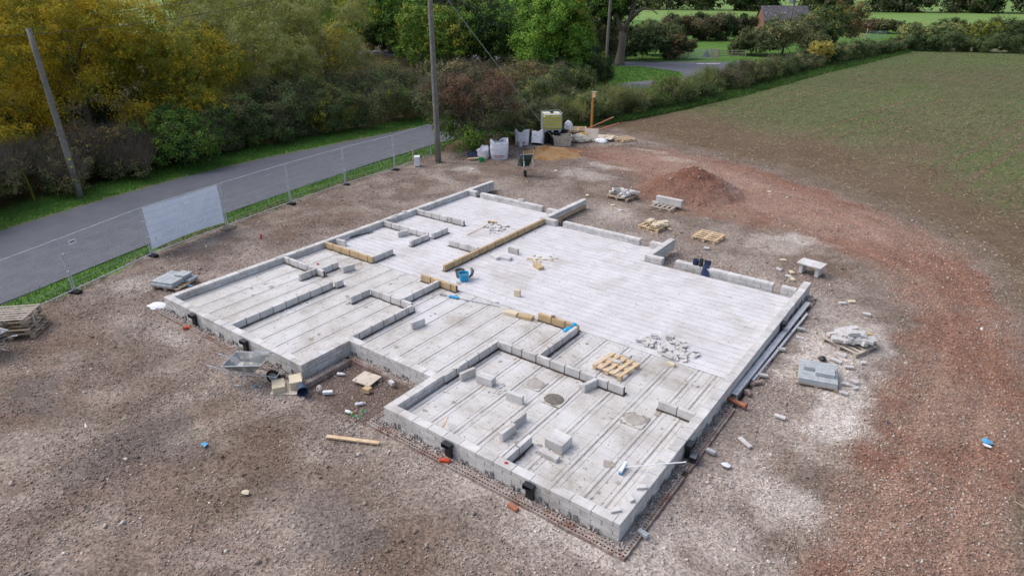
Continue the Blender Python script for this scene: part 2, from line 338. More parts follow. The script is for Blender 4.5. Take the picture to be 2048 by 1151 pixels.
def blobs(x,y,L):
    m=np.zeros(x.shape)
    for (p,rx,ry,*s) in L:
        c=at(p[0],p[1]); dx=(x-c.x)/rx; dy=(y-c.y)/ry; d=np.sqrt(dx*dx+dy*dy)+(fbm(x,y,.7,4,3)-.5)*1.7
        m=np.maximum(m,(1-sstep(.35,1.15,d))*(s[0] if s else 1))
    return m
def ground_col(x,y):
    n1=fbm(x,y,2.2,5,1)[:,None]; n2=fbm(x,y,.45,4,2)[:,None]; n3=fbm(x,y,6,3,5)[:,None]
    n2s=sstep(.28,.72,fbm(x,y,.8,5,2))[:,None]; yard=A(116,105,99)*(1-n2s)+A(146,136,130)*n2s
    yard=yard*(1-sstep(.5,.7,n1)*.6)+A(110,94,84)*sstep(.5,.7,n1)*.6
    br=blobs(x,y,BROWN)[:,None]; yard=yard*(1-br*.6)+(A(100,84,72)*(1-n2)+A(116,100,86)*n2)*br*.6
    dk=blobs(x,y,DARKG)[:,None]; yard=yard*(1-dk*.5)+A(96,94,96)*dk*.5
    # pale grey stony halo round the building
    hb=poly_sd(x,y,[(-.3,-.3),(7,-.3),(7,1.3),(9.4,1.3),(9.4,-.3),(16,-.3),(16,13),(10,14.5),(5,16.5),(-.3,16.5)])
    hal=(1-sstep(.1,2.2,hb+ (fbm(x,y,1.2,4,8)-.5)*2))[:,None]*.45; yard=yard*(1-hal)+A(158,150,147)*hal
    # red hardcore track
    td=poly_sd(x,y,TRACK); m=(1-sstep(-.35,.45,td+(fbm(x,y,.9,4,4)-.5)*1.2))[:,None]
    fl=sstep(.42,.62,fbm(x,y,1.9,4,6))[:,None]; tone=A(134,112,101)*(1-fl)+A(128,98,86)*fl; rut=(np.exp(-((td+.9)/.2)**2)+np.exp(-((td+2.3)/.22)**2))[:,None]; tone=tone*(1+.13*rut)
    far=sstep(14,22,y)[:,None]*(1-sstep(16,20,x))[:,None]; edge=(1-sstep(-2.2,-.6,td))[:,None]
    tone=tone*(1-far*.55*edge)+A(158,132,122)*far*.55*edge
    tone=tone*(.84+.3*n2)
    c=yard*(1-m*.92)+tone*m*.92
    sb_=(1-sstep(.2,2.2,-poly_sd(x,y,YARD)+(fbm(x,y,1,3,13)-.5)*1.5))[:,None]*(x>-1)[:,None]*(1-m); c=c*(1-sb_)+A(112,100,88)*(.85+.3*n2)*sb_
    # scattered reddish tint over the yard left
    rt_=sstep(.55,.75,fbm(x,y,1.6,4,9))[:,None]*.3*(1-m); c=c*(1-rt_)+A(130,114,110)*rt_
    for pth in ([(-4,-9),(1,-4.6),(6,-2.9),(12,-2.6),(18,-4)],[(-3.4,0),(0.5,-2.4),(5,-5),(10,-7.5)]):
        for of in (0,1.5):
            dd=line_d(x,y,[(a,b+of) for a,b in pth]); w2=np.exp(-(dd/.17)**2)[:,None]*(.4+.6*n2); yard_=A(98,88,80); c=c*(1-w2*.3)+yard_*w2*.3
    du=blobs(x,y,DUST)[:,None]*(1-m*np.where((x>14)&(y<16),.95,.3)[:,None]); c=c*(1-du*.85)+(A(186,180,176)*(1-n2)+A(208,204,203)*n2)*du*.85
    # field
    yd=poly_sd(x,y,YARD)+(fbm(x,y,1.3,4,7)-.5)*2.2
    f=sstep(-.3,.9,yd)[:,None]
    rows=.5+.5*np.sin((x*.985-y*.17)*2*np.pi/.9+fbm(x,y,5,3,3)*4)
    soil=A(94,80,66)*(1-n1)+A(112,98,84)*n1; soil=soil*(.9+.2*n2)
    gd=poly_sd(x,y,YARD); gr=sstep(3.5,13,gd+(n3[:,0]-.5)*10+(n1[:,0]-.5)*5)[:,None]; gr=gr*(.62+.38*rows[:,None])*(.55+.6*n3)
    band=sstep(.5,.72,fbm(x*1.0,y*.25,7,3,12))[:,None]; gr=gr*(1-.5*band); tl=((x-.17*y+100)%9.0); tl=np.minimum(abs(tl-3.4),abs(tl-5.2)); gr=gr*(1-.75*np.exp(-(tl/.28)**2)[:,None])
    fd=soil*(1-gr)+(A(82,98,60)*(1-n2)+A(100,112,74)*n2)*gr
    gf=sstep(70,110,y)[:,None]*.3; fd=fd*(1-gf)+A(94,106,72)*gf
    c=c*(1-f)+fd*f
    # grass: verges, bank below the right hedge, everything left of it
    hx=np.interp(y,[p[1] for p in HEDGE_R],[p[0] for p in HEDGE_R])
    g=1-sstep(-.4,.5,np.where(y>28,x-(hx+1.3+1.5*sstep(36,60,y)+(fbm(x,y,3,3,2)-.5)*2.4),99))
    vg=(1-sstep(-.3,.3,x-np.interp(y,[-16,-1,2,5.4,9,12.5,16,19.5,24,26,28],[-3.0,-3.9,-5.3,-5.9,-6.5,-7.0,-7.1,-7.5,-9,-9,-8])+(fbm(x,y,.8,4,11)-.5)*1.2))*(y<29)
    g=np.maximum(g,vg)[:,None]
    gc=A(66,104,42)*(1-n2)+A(94,130,60)*n2; gc=gc*(.85+.3*n1); wd_=((y>28)&(x>hx-.6))[:,None]*.6; gc=gc*(1-wd_)+A(62,72,44)*(.8+.5*n2)*wd_
    c=c*(1-g)+gc*g
    # sandy strip on the far side of the lane and rough undergrowth beyond
    ex=np.interp(y,[p[1] for p in RD_FAR],[p[0] for p in RD_FAR]); s=(sstep(ex-.3,ex-.05,x)*(x<ex+.6)*(y<40))[:,None]; c=c*(1-s)+A(134,120,108)*s
    ug=np.maximum((1-sstep(ex-3.4,ex-2.6,x))*(y<46),(y>40)*(y<75)*(x<-15-(y>52)*(y-52)*.9))[:,None]; c=c*(1-ug)+(A(60,56,40)*(1-n1)+A(74,70,48)*n1)*ug
    return c*np.array([.99,.965,.93])
def ground_z(x,y):
    z=(fbm(x,y,1.7,4,21)-.5)*.10+(fbm(x,y,.35,3,22)-.5)*.035
    td=poly_sd(x,y,TRACK); z=z+(1-sstep(-1,.5,td))*.02
    z=z-.035*(np.exp(-((td+.9)/.2)**2)+np.exp(-((td+2.3)/.22)**2))
    # flatten under the building, lower inside the porch recess
    hb=poly_sd(x,y,[(-.2,-.26),(6.9,-.26),(6.9,1.4),(9.45,1.4),(9.45,-.29),(15.9,-.29),(15.9,13),(10,14.3),(5,14.5),(-.2,16.3)])
    z=np.where(hb<-.06,-.12,z); near=(1-sstep(0,.5,hb))*(hb>=0); z=z*(1-near)+(.0)*near
    pr=((x>6.98)&(x<9.42)&(y>-.45)&(y<1.32)); z=np.where(pr,z*.6-.09,z)
    # heap of red hardcore
    d=np.hypot((x-8.0)/2.5,(y-21.4)/2.4)+(fbm(x,y,1.1,4,31)-.5)*.4; z=z+1.3*np.clip(1-d,0,1)**1.1*(1.0+.25*(fbm(x,y,.8,3,32)-.5))
    d=np.hypot((x-6.6)/1.6,(y-20.6)/1.4); z=z+.25*(1-sstep(.1,1,d))
    # builders' sand
    # road corridor flat and slightly low
    rd=poly_sd(x,y,ROAD); k=1-sstep(.0,.8,rd); z=z*(1-k)-.05*k
    jd=poly_sd(x,y,JUNC); k=1-sstep(.0,1.5,jd); z=z*(1-k)-.05*k
    yd=poly_sd(x,y,YARD); fz=sstep(0,2,yd); z=z+fz*(fbm(x,y,.6,3,41)-.5)*.06
    return z
def axis(segs):
    o=[segs[0][0]]
    for a,b,st in segs:
        n=max(1,int(round((b-a)/st))); o+=list(np.linspace(a,b,n+1)[1:])
    return np.array(o)
ax=axis([(-90,-40,5),(-40,-16,1.2),(-16,-6,.35),(-6,24.5,.085),(24.5,34,.5),(34,60,2),(60,120,6)])
ay=axis([(-20,-8.5,.6),(-8.5,24,.085),(24,34,.16),(34,60,.4),(60,135,1.0),(135,170,4)])
GX,GY=np.meshgrid(ax,ay,indexing='ij'); gx=GX.ravel(); gy=GY.ravel()
gz=ground_z(gx,gy); gc=ground_col(gx,gy)
# heap and pile are redder where dug
hd=np.hypot((gx-8.1)/1.2,(gy-21.4)/1.1); k=(1-sstep(.3,1.2,hd+(fbm(gx,gy,.6,3,14)-.5)))[:,None]; gc=gc*(1-k*.8)+A(112,68,54)*k*.8
hd=np.hypot((gx-7.8)/2.8,(gy-21.0)/2.5); k=(1-sstep(.5,1.05,hd+(fbm(gx,gy,1,3,15)-.5)*.6))[:,None]*.75; gc=gc*(1-k)+A(116,82,70)*k
pb=((gx>6.98)&(gx<9.42)&(gy>-.3)&(gy<1.32))[:,None]*.7; gc=gc*(1-pb)+A(92,76,70)*pb
nx,ny=len(ax),len(ay); I=np.arange(nx*ny).reshape(nx,ny)
Fq=np.stack([I[:-1,:-1].ravel(),I[1:,:-1].ravel(),I[1:,1:].ravel(),I[:-1,1:].ravel()],1)
pmat('ground',rgb(222,218,214),None,30,.95,.3,45,attr='col',dist=.008,spec=.15,
     stain=None)
m=MAT['ground']; n_=m.node_tree.nodes; L_=m.node_tree.links
# fine grit: bright and dark specks multiplied on the ground colour
b_=n_['Principled BSDF']; src=b_.inputs['Base Color'].links[0].from_socket
geo=n_.new('ShaderNodeNewGeometry')
def vor(sc):
    v=n_.new('ShaderNodeTexVoronoi'); v.inputs['Scale'].default_value=sc; L_.new(geo.outputs['Position'],v.inputs['Vector']); return v
v1=vor(26); v2=vor(11)
hs1=n_.new('ShaderNodeSeparateColor'); L_.new(v1.outputs['Color'],hs1.inputs[0])
mr=n_.new('ShaderNodeMapRange'); mr.inputs[3].default_value=.66; mr.inputs[4].default_value=1.5; L_.new(hs1.outputs[0],mr.inputs[0])
mx=n_.new('ShaderNodeHueSaturation'); L_.new(mr.outputs[0],mx.inputs['Value']); L_.new(src,mx.inputs['Color'])
hs2=n_.new('ShaderNodeSeparateColor'); L_.new(v2.outputs['Color'],hs2.inputs[0])
mr2=n_.new('ShaderNodeMapRange'); mr2.inputs[3].default_value=.86; mr2.inputs[4].default_value=1.14; L_.new(hs2.outputs[1],mr2.inputs[0])
mx2=n_.new('ShaderNodeHueSaturation'); L_.new(mr2.outputs[0],mx2.inputs['Value']); L_.new(mx.outputs[0],mx2.inputs['Color']); L_.new(mx2.outputs[0],b_.inputs['Base Color'])
V=np.stack([gx,gy,gz],1)
fc=V[Fq].mean(1); tdc=poly_sd(fc[:,0],fc[:,1],TRACK); ydc=poly_sd(fc[:,0],fc[:,1],YARD)
hxc=np.interp(fc[:,1],[p[1] for p in HEDGE_R],[p[0] for p in HEDGE_R])
isg=((fc[:,1]>=28)&(fc[:,0]<hxc+2.4))|((fc[:,0]<np.interp(fc[:,1],[-16,-1,2,5.4,9,12.5,16,19.5,24,26,28],[-3.0,-3.9,-5.3,-5.9,-6.5,-7.0,-7.1,-7.5,-9,-9,-8]))&(fc[:,1]<28))
zone=np.where(isg,3,np.where(ydc>.3,2,np.where(tdc<0,1,0)))
def sub(name,k,V=V,Fq=Fq,zone=zone,gc=gc):
    f=Fq[zone==k]; u,inv=np.unique(f,return_inverse=True)
    return structure(np_mesh(name,V[u],inv.reshape(f.shape),'ground',None,gc[u],True))
sub('gravel_yard',0); sub('red_track',1); sub('crop_field',2); sub('grass_verge',3)
# land to the horizon
pmat('pasture',rgb(98,128,62),rgb(116,142,74),.012,.9,0,60,stain=[(rgb(88,112,56),.05,.5,.7)])
g=at(1800,48); 
mb=MB(); mb.add([(-900,-300,-.9),(900,-300,-.9),(900,1500,-.9),(-900,1500,-.9)],[(0,1,2,3)]); structure(mb.build('far_land','pasture',recalc=False))
def flat(name,P,z,mat):
    bm=bmesh.new(); vs=[bm.verts.new((p[0],p[1],z)) for p in P]; f=bm.faces.new(vs)
    bmesh.ops.triangulate(bm,faces=[f]); bmesh.ops.recalc_face_normals(bm,faces=bm.faces)
    me=bpy.data.meshes.new(name); bm.to_mesh(me); bm.free()
    if me.polygons[0].normal.z<0: me.flip_normals()
    return put(name,me,mat)
# far green field rising gently behind the hedges
bmf=[(-30,118,-.3),(75,118,-.3),(75,152,-.2),(-30,152,-.2)]
mb=MB()
G=[(-260,100,-.7),(-140,130,-.5),(-60,150,-.2),(-12,150,-.1),(6,133,-.06),(30,133,-.06),(160,125,-.3)]
rows_=[]
for (k,dz) in ((0,0),(40,0.05),(90,.15),(160,.25),(300,.3),(700,.3)): rows_.append([(x+ (0 if k<300 else 0),y+k,z+dz) for x,y,z in G])
o=0; vs=[p for r_ in rows_ for p in r_]; n7=len(G)
mb.add(vs,[(i*n7+j,i*n7+j+1,(i+1)*n7+j+1,(i+1)*n7+j) for i in range(5) for j in range(n7-1)]); structure(mb.build('far_field','pasture',smooth=True))
structure(flat('lane',ROAD,-.012,'asphalt')); structure(flat('side_road',JUNC,-.016,'asphalt'))
def strip(name,pts,wd,z,mat,dash=None):
    mb=MB(); P=[Vector((p[0],p[1],0)) for p in pts]; acc=0
    for a,b in zip(P[:-1],P[1:]):
        L=(b-a).length; d=(b-a)/L; nrm=Vector((-d.y,d.x,0))*wd/2; s=0; st=dash[0]+dash[1] if dash else L; ln=dash[0] if dash else L
        while s<L-1e-4:
            e=min(s+ln,L); q=[a+d*s-nrm,a+d*e-nrm,a+d*e+nrm,a+d*s+nrm]; mb.add([(v.x,v.y,z) for v in q],[(0,1,2,3)]); s+=st
    return mb.build(name,mat,recalc=False)
structure(strip('road_marking',[(-9.2,72.5),(-6.8,80),(-5.6,90),(-4.4,103),(-1.2,121)],.3,-.008,'paint',(1.2,.5)))
structure(strip('road_marking',[(-40,66.5),(-24,69.4),(-19,71.2)],.22,-.008,'paint',(4,3)))
structure(strip('road_marking',[(-13.5,74.6),(-10,77.4)],.5,-.008,'paint',(3.0,3)))
#@@PART2
# ---------------------------------------------------------------- stones
def stone_cols(x,y,lo=1.0,hi=2.0,white=.12):
    c=ground_col(x,y); n=len(x); k=rng.uniform(lo,hi,(n,1)); c=c*k
    wmask=(rng.random((n,1))<white); c=np.where(wmask,A(196,190,184)*rng.uniform(.7,1.05,(n,1)),c)
    return np.clip(c,.01,.8)
def inside_building(x,y):
    b=poly_sd(x,y,[(-.32,-.32),(7.0,-.32),(7.0,1.3),(9.38,1.3),(9.38,-.32),(16.0,-.32),(16.0,12.8),(10.2,12.1),(10.2,13.1),(5.3,13.1),(5.3,14.4),(0.2,14.4),(.2,16.2),(-.1,16.2)])
    return b<.04
def stones(name,n,x0,x1,y0,y1,smin,smax,base,cond=None,dens=None,**k):
    x=rng.uniform(x0,x1,n*3); y=rng.uniform(y0,y1,n*3); ok=~inside_building(x,y)
    if dens is not None: ok&=rng.random(len(x))<dens(x,y)
    if cond is not None: ok&=cond(x,y)
    x=x[ok][:n]; y=y[ok][:n]; s=smin+(smax-smin)*rng.random(len(x))**3
    z=ground_z(x,y)+s*.15
    o=scatter(name,np.stack([x,y,z],1),s,'stone',base,stone_cols(x,y,**k)); o['kind']='stuff'; return o
yardc=lambda x,y:(poly_sd(x,y,YARD)<.6)
clump=lambda x,y: .25+.9*sstep(.38,.62,fbm(x,y,1.3,4,51))
# only what the camera can plausibly see is strewn
def seen(x,y,m=1.08):
    d=np.stack([x-CP.x,y-CP.y,0*x-CP.z],1); zf=d@np.array(fw); xr=d@np.array(rt); yu=d@np.array(upv)
    return (zf>0)&(np.abs(xr/zf)<m*1024/FPX)&(np.abs(yu/zf)<m*576/FPX)
ys=lambda x,y: yardc(x,y)&seen(x,y)
stones('gravel',52000,-4,22,-7,9,.011,.038,'oct',ys,clump)
stones('gravel',34000,-7,22,6,30,.014,.042,'oct',ys,clump,white=.18)
stones('gravel',22000,17,22.5,-2,24,.014,.040,'oct',lambda x,y:(poly_sd(x,y,TRACK)<.3)&seen(x,y),None,lo=1.0,hi=2.0,white=.08)
stones('loose_stones',3000,-7,22,-7,30,.025,.075,'box',ys,lambda x,y:.15+.9*sstep(.5,.7,fbm(x,y,1.1,4,61)),white=.25)
# pale rubble bands along the outer walls
band=lambda x,y:(poly_sd(x,y,[(-.3,-.32),(7,-.32),(7,1.3),(9.4,1.3),(9.4,-.32),(16,-.32),(16,13),(10,14.3),(5,14.5),(-.3,16.3)])<.75)&seen(x,y)
stones('loose_stones',2600,-1.2,17,-1.2,17,.02,.05,'box',band,None,white=.6,lo=1.1,hi=1.9)
fb=lambda x,y: blobs(x,y,[((1290,1085),3.2,.7,1),((1050,950),2.0,.6,1),((1600,480),1,.8,.6),((1660,780),.9,2.0,.9),((1560,900),.6,.6,.8),((1030,360),1.1,.7,.9),((780,380),1.6,1.2,.5),((330,520),.9,.9,.8),((1500,590),1.2,1,.8),((540,800),.8,.5,.8),((720,870),.9,.4,.6),((160,860),1,.5,.5)])
stones('loose_stones',2600,-6,22,-6,26,.025,.065,'box',ys,fb,white=.75,lo=1.1,hi=1.8)
# field: straw and seedlings
def blades(name,x,y,z,h,wd,mat,lean=.5,flat_=False):
    n=len(x); a=rng.random(n)*2*np.pi; d=np.stack([np.cos(a),np.sin(a),0*a],1); p=np.stack([x,y,z],1)
    if flat_:
        b=rng.random(n)*2*np.pi; t=np.stack([np.cos(b),np.sin(b),rng.uniform(0,.25,n)],1)*h[:,None]; s=np.stack([-np.sin(b),np.cos(b),0*b],1)*wd
        v=np.stack([p-s,p+t-s,p+t+s,p+s],1); f=np.arange(4*n).reshape(n,4)
    else:
        l=np.stack([rng.normal(0,lean,n),rng.normal(0,lean,n),np.ones(n)],1)*h[:,None]
        v=np.stack([p-d*wd,p+d*wd,p+l],1); f=np.arange(3*n).reshape(n,3)
    o=np_mesh(name,v.reshape(-1,3),f,mat); o['kind']='stuff'; return o
n=60000; x=rng.uniform(-2,55,n); y=rng.uniform(0,62,n); yd=poly_sd(x,y,YARD); hx=np.interp(y,[p[1] for p in HEDGE_R],[p[0] for p in HEDGE_R])
ok=(yd>-.5)&((x>hx+2.6)|(y<28))&seen(x,y)&(rng.random(n)<.25+.75*fbm(x,y,3,3,71)); x=x[ok][:7000]; y=y[ok][:7000]
blades('straw',x,y,ground_z(x,y)+.02,rng.uniform(.06,.26,len(x)),.009,'straw',flat_=True)
n=420000; y=rng.uniform(8,112,n); x=rng.uniform(-2,60,n); 
x=x-(((x*.985-y*.17)/.18)%1-.5)*.13
yd=poly_sd(x,y,YARD); hx=np.interp(y,[p[1] for p in HEDGE_R],[p[0] for p in HEDGE_R]); gr=sstep(3.5,13,yd+(fbm(x,y,6,3,5)-.5)*10)*(.5+.5*np.sin((x*.985-y*.17)*2*np.pi/.9+fbm(x,y,5,3,3)*4)*.6+.2)
ok=(yd>1)&(x>hx+2.6)&seen(x,y)&(rng.random(n)<gr); x=x[ok][:80000]; y=y[ok][:80000]
blades('crop_seedlings',x,y,ground_z(x,y),rng.uniform(.04,.10,len(x)),.022,'field_green',1.2)
n=120000; y=rng.uniform(-10,30,n); x=rng.uniform(-18,-3,n)
vx=np.interp(y,[-16,-1,2,5.4,9,12.5,16,19.5,24,26,28],[-3.0,-3.9,-5.3,-5.9,-6.5,-7.0,-7.1,-7.5,-9,-9,-8]); ex=np.interp(y,[p[1] for p in RD_FAR],[p[0] for p in RD_FAR])
nrx=np.interp(y,[p[1] for p in RD_NEAR],[p[0] for p in RD_NEAR])
ok=(((x>nrx+.05)&(x<vx+.3+(fbm(x,y,.8,4,11)-.5)*1.2))|((x<ex-.2)&(x>ex-2.8)))&seen(x,y); x=x[ok][:42000]; y=y[ok][:42000]
blades('grass',x,y,ground_z(x,y),rng.uniform(.05,.2,len(x))*(.6+.8*fbm(x,y,.7,3,4)),.014,'grass',.5)
n=60000; y=rng.uniform(29,110,n); hx=np.interp(y,[p[1] for p in HEDGE_R],[p[0] for p in HEDGE_R]); x=hx+rng.uniform(.6,2.0,n)*(1+.5*sstep(36,60,y)); ok=seen(x,y)&(rng.random(n)<np.exp(-(y-29)/45)); x=x[ok][:20000]; y=y[ok][:20000]
blades('grass',x,y,ground_z(x,y),rng.uniform(.1,.4,len(x)),.035,'lf_grass',.5)
n=30000; x=rng.uniform(-26,-4,n); y=rng.uniform(44,68,n); ok=(poly_sd(x,y,JUNC)>.3)&seen(x,y); x=x[ok][:12000]; y=y[ok][:12000]
blades('grass',x,y,ground_z(x,y),rng.uniform(.08,.2,len(x)),.05,'grass',.6)
# ---------------------------------------------------------------- floor
floor=structure(thing('floor',None,None,(0,0,0)))
sb=MB(); sb.box((7.8,3.1,.04),(15.2,5.75,.08)); sb.box((7.8,9.1,.04),(15.2,5.9,.08)); sb.box((2.7,13.1,.04),(4.9,2.2,.08)); sb.box((7.7,12.45,.04),(4.6,1.1,.08)); 
sbo=MB()
for (a,b,c,d) in ((.215,1.78,6.48,6.03),(6.48,1.78,9.88,6.03),(9.88,.215,15.43,6.03),(.215,.215,6.48,1.78),(.215,6.03,15.43,11.83),(.215,11.83,10.3,13.03),(.215,13.03,5.1,14.2)):
    sbo.box(((a+c)/2,(b+d)/2,(F-.05)/2-.04),(c-a,d-b,F-.05+.0))
ob=sbo.build('grout','grout',floor)
beams=[.30+.66*k for k in range(10)]+[6.72]+[11.28-.66*k for k in range(6,0,-1)]+[11.28+.66*k for k in range(6)]+[15.03]
beams=sorted(set(round(b,3) for b in beams))
def yspan(u):   # v-range of the lower zone at this u
    return (.215,6.03) if (u<6.5 or u>9.86) else (1.78,6.03)
cache={}
def bmesh_(d,bv=.005,j=.0015,var=0):
    k=(round(d[0],3),round(d[1],3),round(d[2],3),var)
    if k not in cache: cache[k]=MB().cbox(d,bv,j).mesh('block')
    return cache[k]
TH=.1
for b in beams:
    lo,hi=yspan(b+.1); mb=MB(); mb.box((b+.11,(lo+hi)/2,F-.03),(.05,hi-lo-.01,.048)); mb.build('grout_strip','grout',floor)
    for off in (.045,.175):
        u=b+off; lo,hi=yspan(u)
        if b<6.5 and u+.05>6.485 and False: continue
        put('floor_beam',bmesh_((.088,hi-lo-.01,TH),.004,0),'floor',floor,(u,(lo+hi)/2,F-TH/2+.002))
blocks=[]
edges=[.215]+[e for b in beams for e in (b,b+.22)]+[15.435]
for i in range(0,len(edges),2):
    a,b=edges[i],edges[i+1]
    if b-a<.06: continue
    wd=b-a-.008; u=(a+b)/2
    segs=[(a,b)]
    for s0,s1 in segs:
        lo,hi=yspan(u); v=lo+.005; step=.2175 if wd>.3 else .4425
        if wd>.55: step=.2175
        while v<hi-.03:
            e=min(v+step-.0012,hi-.004)
            blocks.append((u,(v+e)/2,wd,e-v)); v+=step
blocks.sort(key=lambda q:(q[0]-CP.x)**2+(q[1]-CP.y)**2)
far=MB()
for i,(u,v,a,b) in enumerate(blocks):
    dz=random.uniform(-.0015,.001)
    if i<230: put('floor_block',bmesh_((round(a,2),round(b,3),TH),.002,.0005),'floor',floor,(u,v,F-TH/2+dz))
    else: far.box((u,v,F-TH/2+dz),(a,b,TH))
o=far.build('floor_block','floor',floor); o['kind']='stuff'
def row_u0u1(v):
    if v<11.8: return (.215,15.43)
    if v<13.0: return (.215,10.3)
    return (.215,5.1)
v=6.045; k=0
while v<14.15:
    a,b=row_u0u1(v+.13); rb=MB(); u=a-(k%2)*.22+random.uniform(-.05,0)
    while u<b-.01:
        s=max(u,a); e=min(u+.444,b)
        if e-s>.03: rb.box(((s+e)/2+.001,v+.1325,F-TH/2+random.uniform(-.003,.002)),(e-s-.002,.258,TH),rz=random.uniform(-.0008,.0008))
        u+=.4445
    rb.build('floor_row','floor_white',floor); v+=.2705; k+=1
# ---------------------------------------------------------------- walls
VARS={}
def blockmesh(d):
    k=(round(d[0],2),round(d[1],3),round(d[2],3)); L=VARS.setdefault(k,[])
    if len(L)<(4 if k[0] in(.44,) or k[1]==.44 else 1): L.append(MB().cbox(d,.005,.0022).mesh('block'))
    return random.choice(L)
def wall(label,axis_,c,a,b,width,courses,mat='block',name='block_wall',L=.44,joint=.01,mort='mortar_light',bed=False,tan_low=False,group=None,stag=True,starts=None,endpieces=None,cat='wall'):
    """run of blocks along 'u' or 'v', centre line c, from a to b; courses = list of (z0,z1)"""
    cx,cy=((a+b)/2,c) if axis_=='u' else (c,(a+b)/2); zb=courses[-1][0]
    t=thing(name,label,cat,(cx,cy,zb),0,group)
    for ci,(z0,z1) in enumerate(courses):
        s=a if not (stag and ci%2) else a-.22
        cuts=starts if (starts and ci==0) else None
        pos=[]
        if cuts: pos=[(cuts[i],cuts[i+1]-joint) for i in range(len(cuts)-1)]
        else:
            while s<b-.02:
                e=s+L; pos.append((max(s,a),min(e,b))); s=e+joint
        for (s0,e0) in pos:
            if e0-s0<.02: continue
            ln=e0-s0; d=(ln,width,z1-z0) if axis_=='u' else (width,ln,z1-z0)
            m=(s0+e0)/2; p=(m-cx,c-cy,(z0+z1)/2-zb) if axis_=='u' else (c-cx,m-cy,(z0+z1)/2-zb)
            o=put('block',blockmesh(d),'tan_block' if (tan_low and ci==len(courses)-1) else mat,t,(p[0]+random.uniform(-.002,.002),p[1]+random.uniform(-.002,.002),p[2]),rz=random.uniform(-.004,.004))
    z1=courses[0][1]-.008; z0=courses[-1][0]; w2=width-(.05 if bed else .03); l2=b-a-.02
    mb=MB(); mb.box((0,0,(z0+z1)/2-zb),(l2,w2,z1-z0) if axis_=='u' else (w2,l2,z1-z0))
    if bed:
        vs=[];N=max(4,int((b-a)/.12)); f=[]
        for i in range(N+1):
            s=-(b-a)/2-.02+(b-a+.04)*i/N
            for q in(-1,1):
                wv=q*(width/2+random.uniform(.03,.075)); vs.append((s,wv,.010) if axis_=='u' else (wv,s,.010))
        for i in range(N): f.append((2*i,2*i+2,2*i+3,2*i+1))
        mb.add(vs,f)
    mb.build('mortar',mort,t,recalc=False)
    return t
C3=[(T-.105,T),(T-.22,T-.115),(T-.33,T-.23)]
C4=C3+[(.02,.112)]
def beamends(t,axis_,c,vals,z0=.03,z1=.14):
    for q in vals:
        for off in (.04,.18):
            mb=MB(); hgt=z1-z0+random.uniform(-.03,.05); mb.cbox((.07+random.uniform(-.02,.03),.02,hgt) if axis_=='u' else (.03,.085,hgt),.008,.008)
            l=t.location; p=(q+off,c,z0+hgt/2) if axis_=='u' else (c,q+off,z0+hgt/2)
            o=mb.build('beam_end','beam_end',t,(p[0]-l.x,p[1]-l.y,p[2]-l.z))
w1=wall('long low block wall nearest the lane, running from the left corner past all the left rooms','v',.1075,.215,16.12,.215,C4)
w2=wall('low outer block wall facing the yard at the left, behind the wheelbarrow','u',.1075,0,6.7,.215,C4); beamends(w2,'u',-.006,[b for b in beams if b<6.4])
w3=wall('short low block wall on the left side of the porch recess','v',6.5925,.215,1.775,.215,C4)
w4=wall('low block wall at the back of the porch recess','u',1.6675,6.7,9.67,.215,C4); beamends(w4,'u',1.554,[b for b in beams if 6.7<b<9.5])
w5=wall('short low block wall on the right side of the porch recess','v',9.7775,.215,1.775,.215,C4)
w6=wall('low outer block wall along the near front, with two black periscope vents','u',.1075,9.67,15.65,.215,C4); beamends(w6,'u',-.006,[b for b in beams if b>9.7])
w7=wall('long low outer block wall on the right, beside the steel lintels','v',15.5425,.215,12.73,.215,C4)
beamends(w7,'v',15.656,[.6+.55*k for k in range(22)],.04,.16)
CW=[(T-.105,T),(T-.22,T-.115),(.06,.22)]
wall('low block wall at the far end of the top left room','u',14.2575,.92,4.34,.215,CW)
wall('low block wall at the back of the big room, left of the zigzag corner','u',13.1275,6.13,9.5,.215,CW)
wall('low block wall at the back of the big room, carrying the black membrane roll','u',11.97,11.43,14.71,.215,CW)
wall('short block return at the far left door opening','u',14.28,.225,.64,.215,[(T-.105,T),(T-.22,T-.115)])
wall('long block stub poking out beyond the yellow partition','v',5.215,12.93,16.23,.215,CW,tan_low=True)
wall('short block return right of the long stub','u',13.04,5.33,5.83,.215,CW)
wall('short block piece left of the long stub','u',14.14,4.66,5.1,.215,CW)
wall('block return beside the zigzag corner pointing away','v',10.435,11.97,13.87,.215,CW)
wall('short front leg of the zigzag corner','u',11.86,10.33,10.99,.215,CW)
wall('small block piece behind the zigzag corner','u',13.12,9.93,10.32,.215,CW)
wall('short block piece meeting the far end of the right wall','u',11.96,14.97,15.43,.215,CW)
PC=[(F+.01,T)]; kw=dict(joint=.024,mort='mortar',bed=True,stag=False,group='grey partition walls inside the foundation',name='partition_wall')
def part(label,ax_,face,a,b,**k):
    q=dict(kw); q.update(k); c=face-.05 if ax_=='v' else face+.05
    return wall(label,ax_,c,a,b,.1,PC,**q)
part('long grey partition between the two bedrooms on the left','v',3.31,.215,3.81,starts=[.215,.68]+[.68+.447*k for k in range(1,7)]+[3.81])
part('short end piece closing the long left partition','v',3.42,3.83,4.12)
part('grey partition off the lane-side wall ending in a cross','u',4.15,.22,2.36,starts=[.22,.52,.99,1.45,1.53,2.02,2.37])
part('short near leg of the partition cross','v',2.0,3.52,4.14)
part('short far leg of the partition cross','v',2.14,4.27,4.98)
part('yellow block partition off the lane-side wall','u',5.93,.22,2.77,mat='tan_block',group='yellow block partition walls')
part('two-block grey leg behind the yellow partition','v',2.78,6.04,6.96)
part('second grey partition off the lane-side wall, further back','u',8.87,.22,2.64)
part('near leg of the further T-shaped partition','v',2.75,7.88,8.86,starts=[7.88,8.07,8.5,8.87])
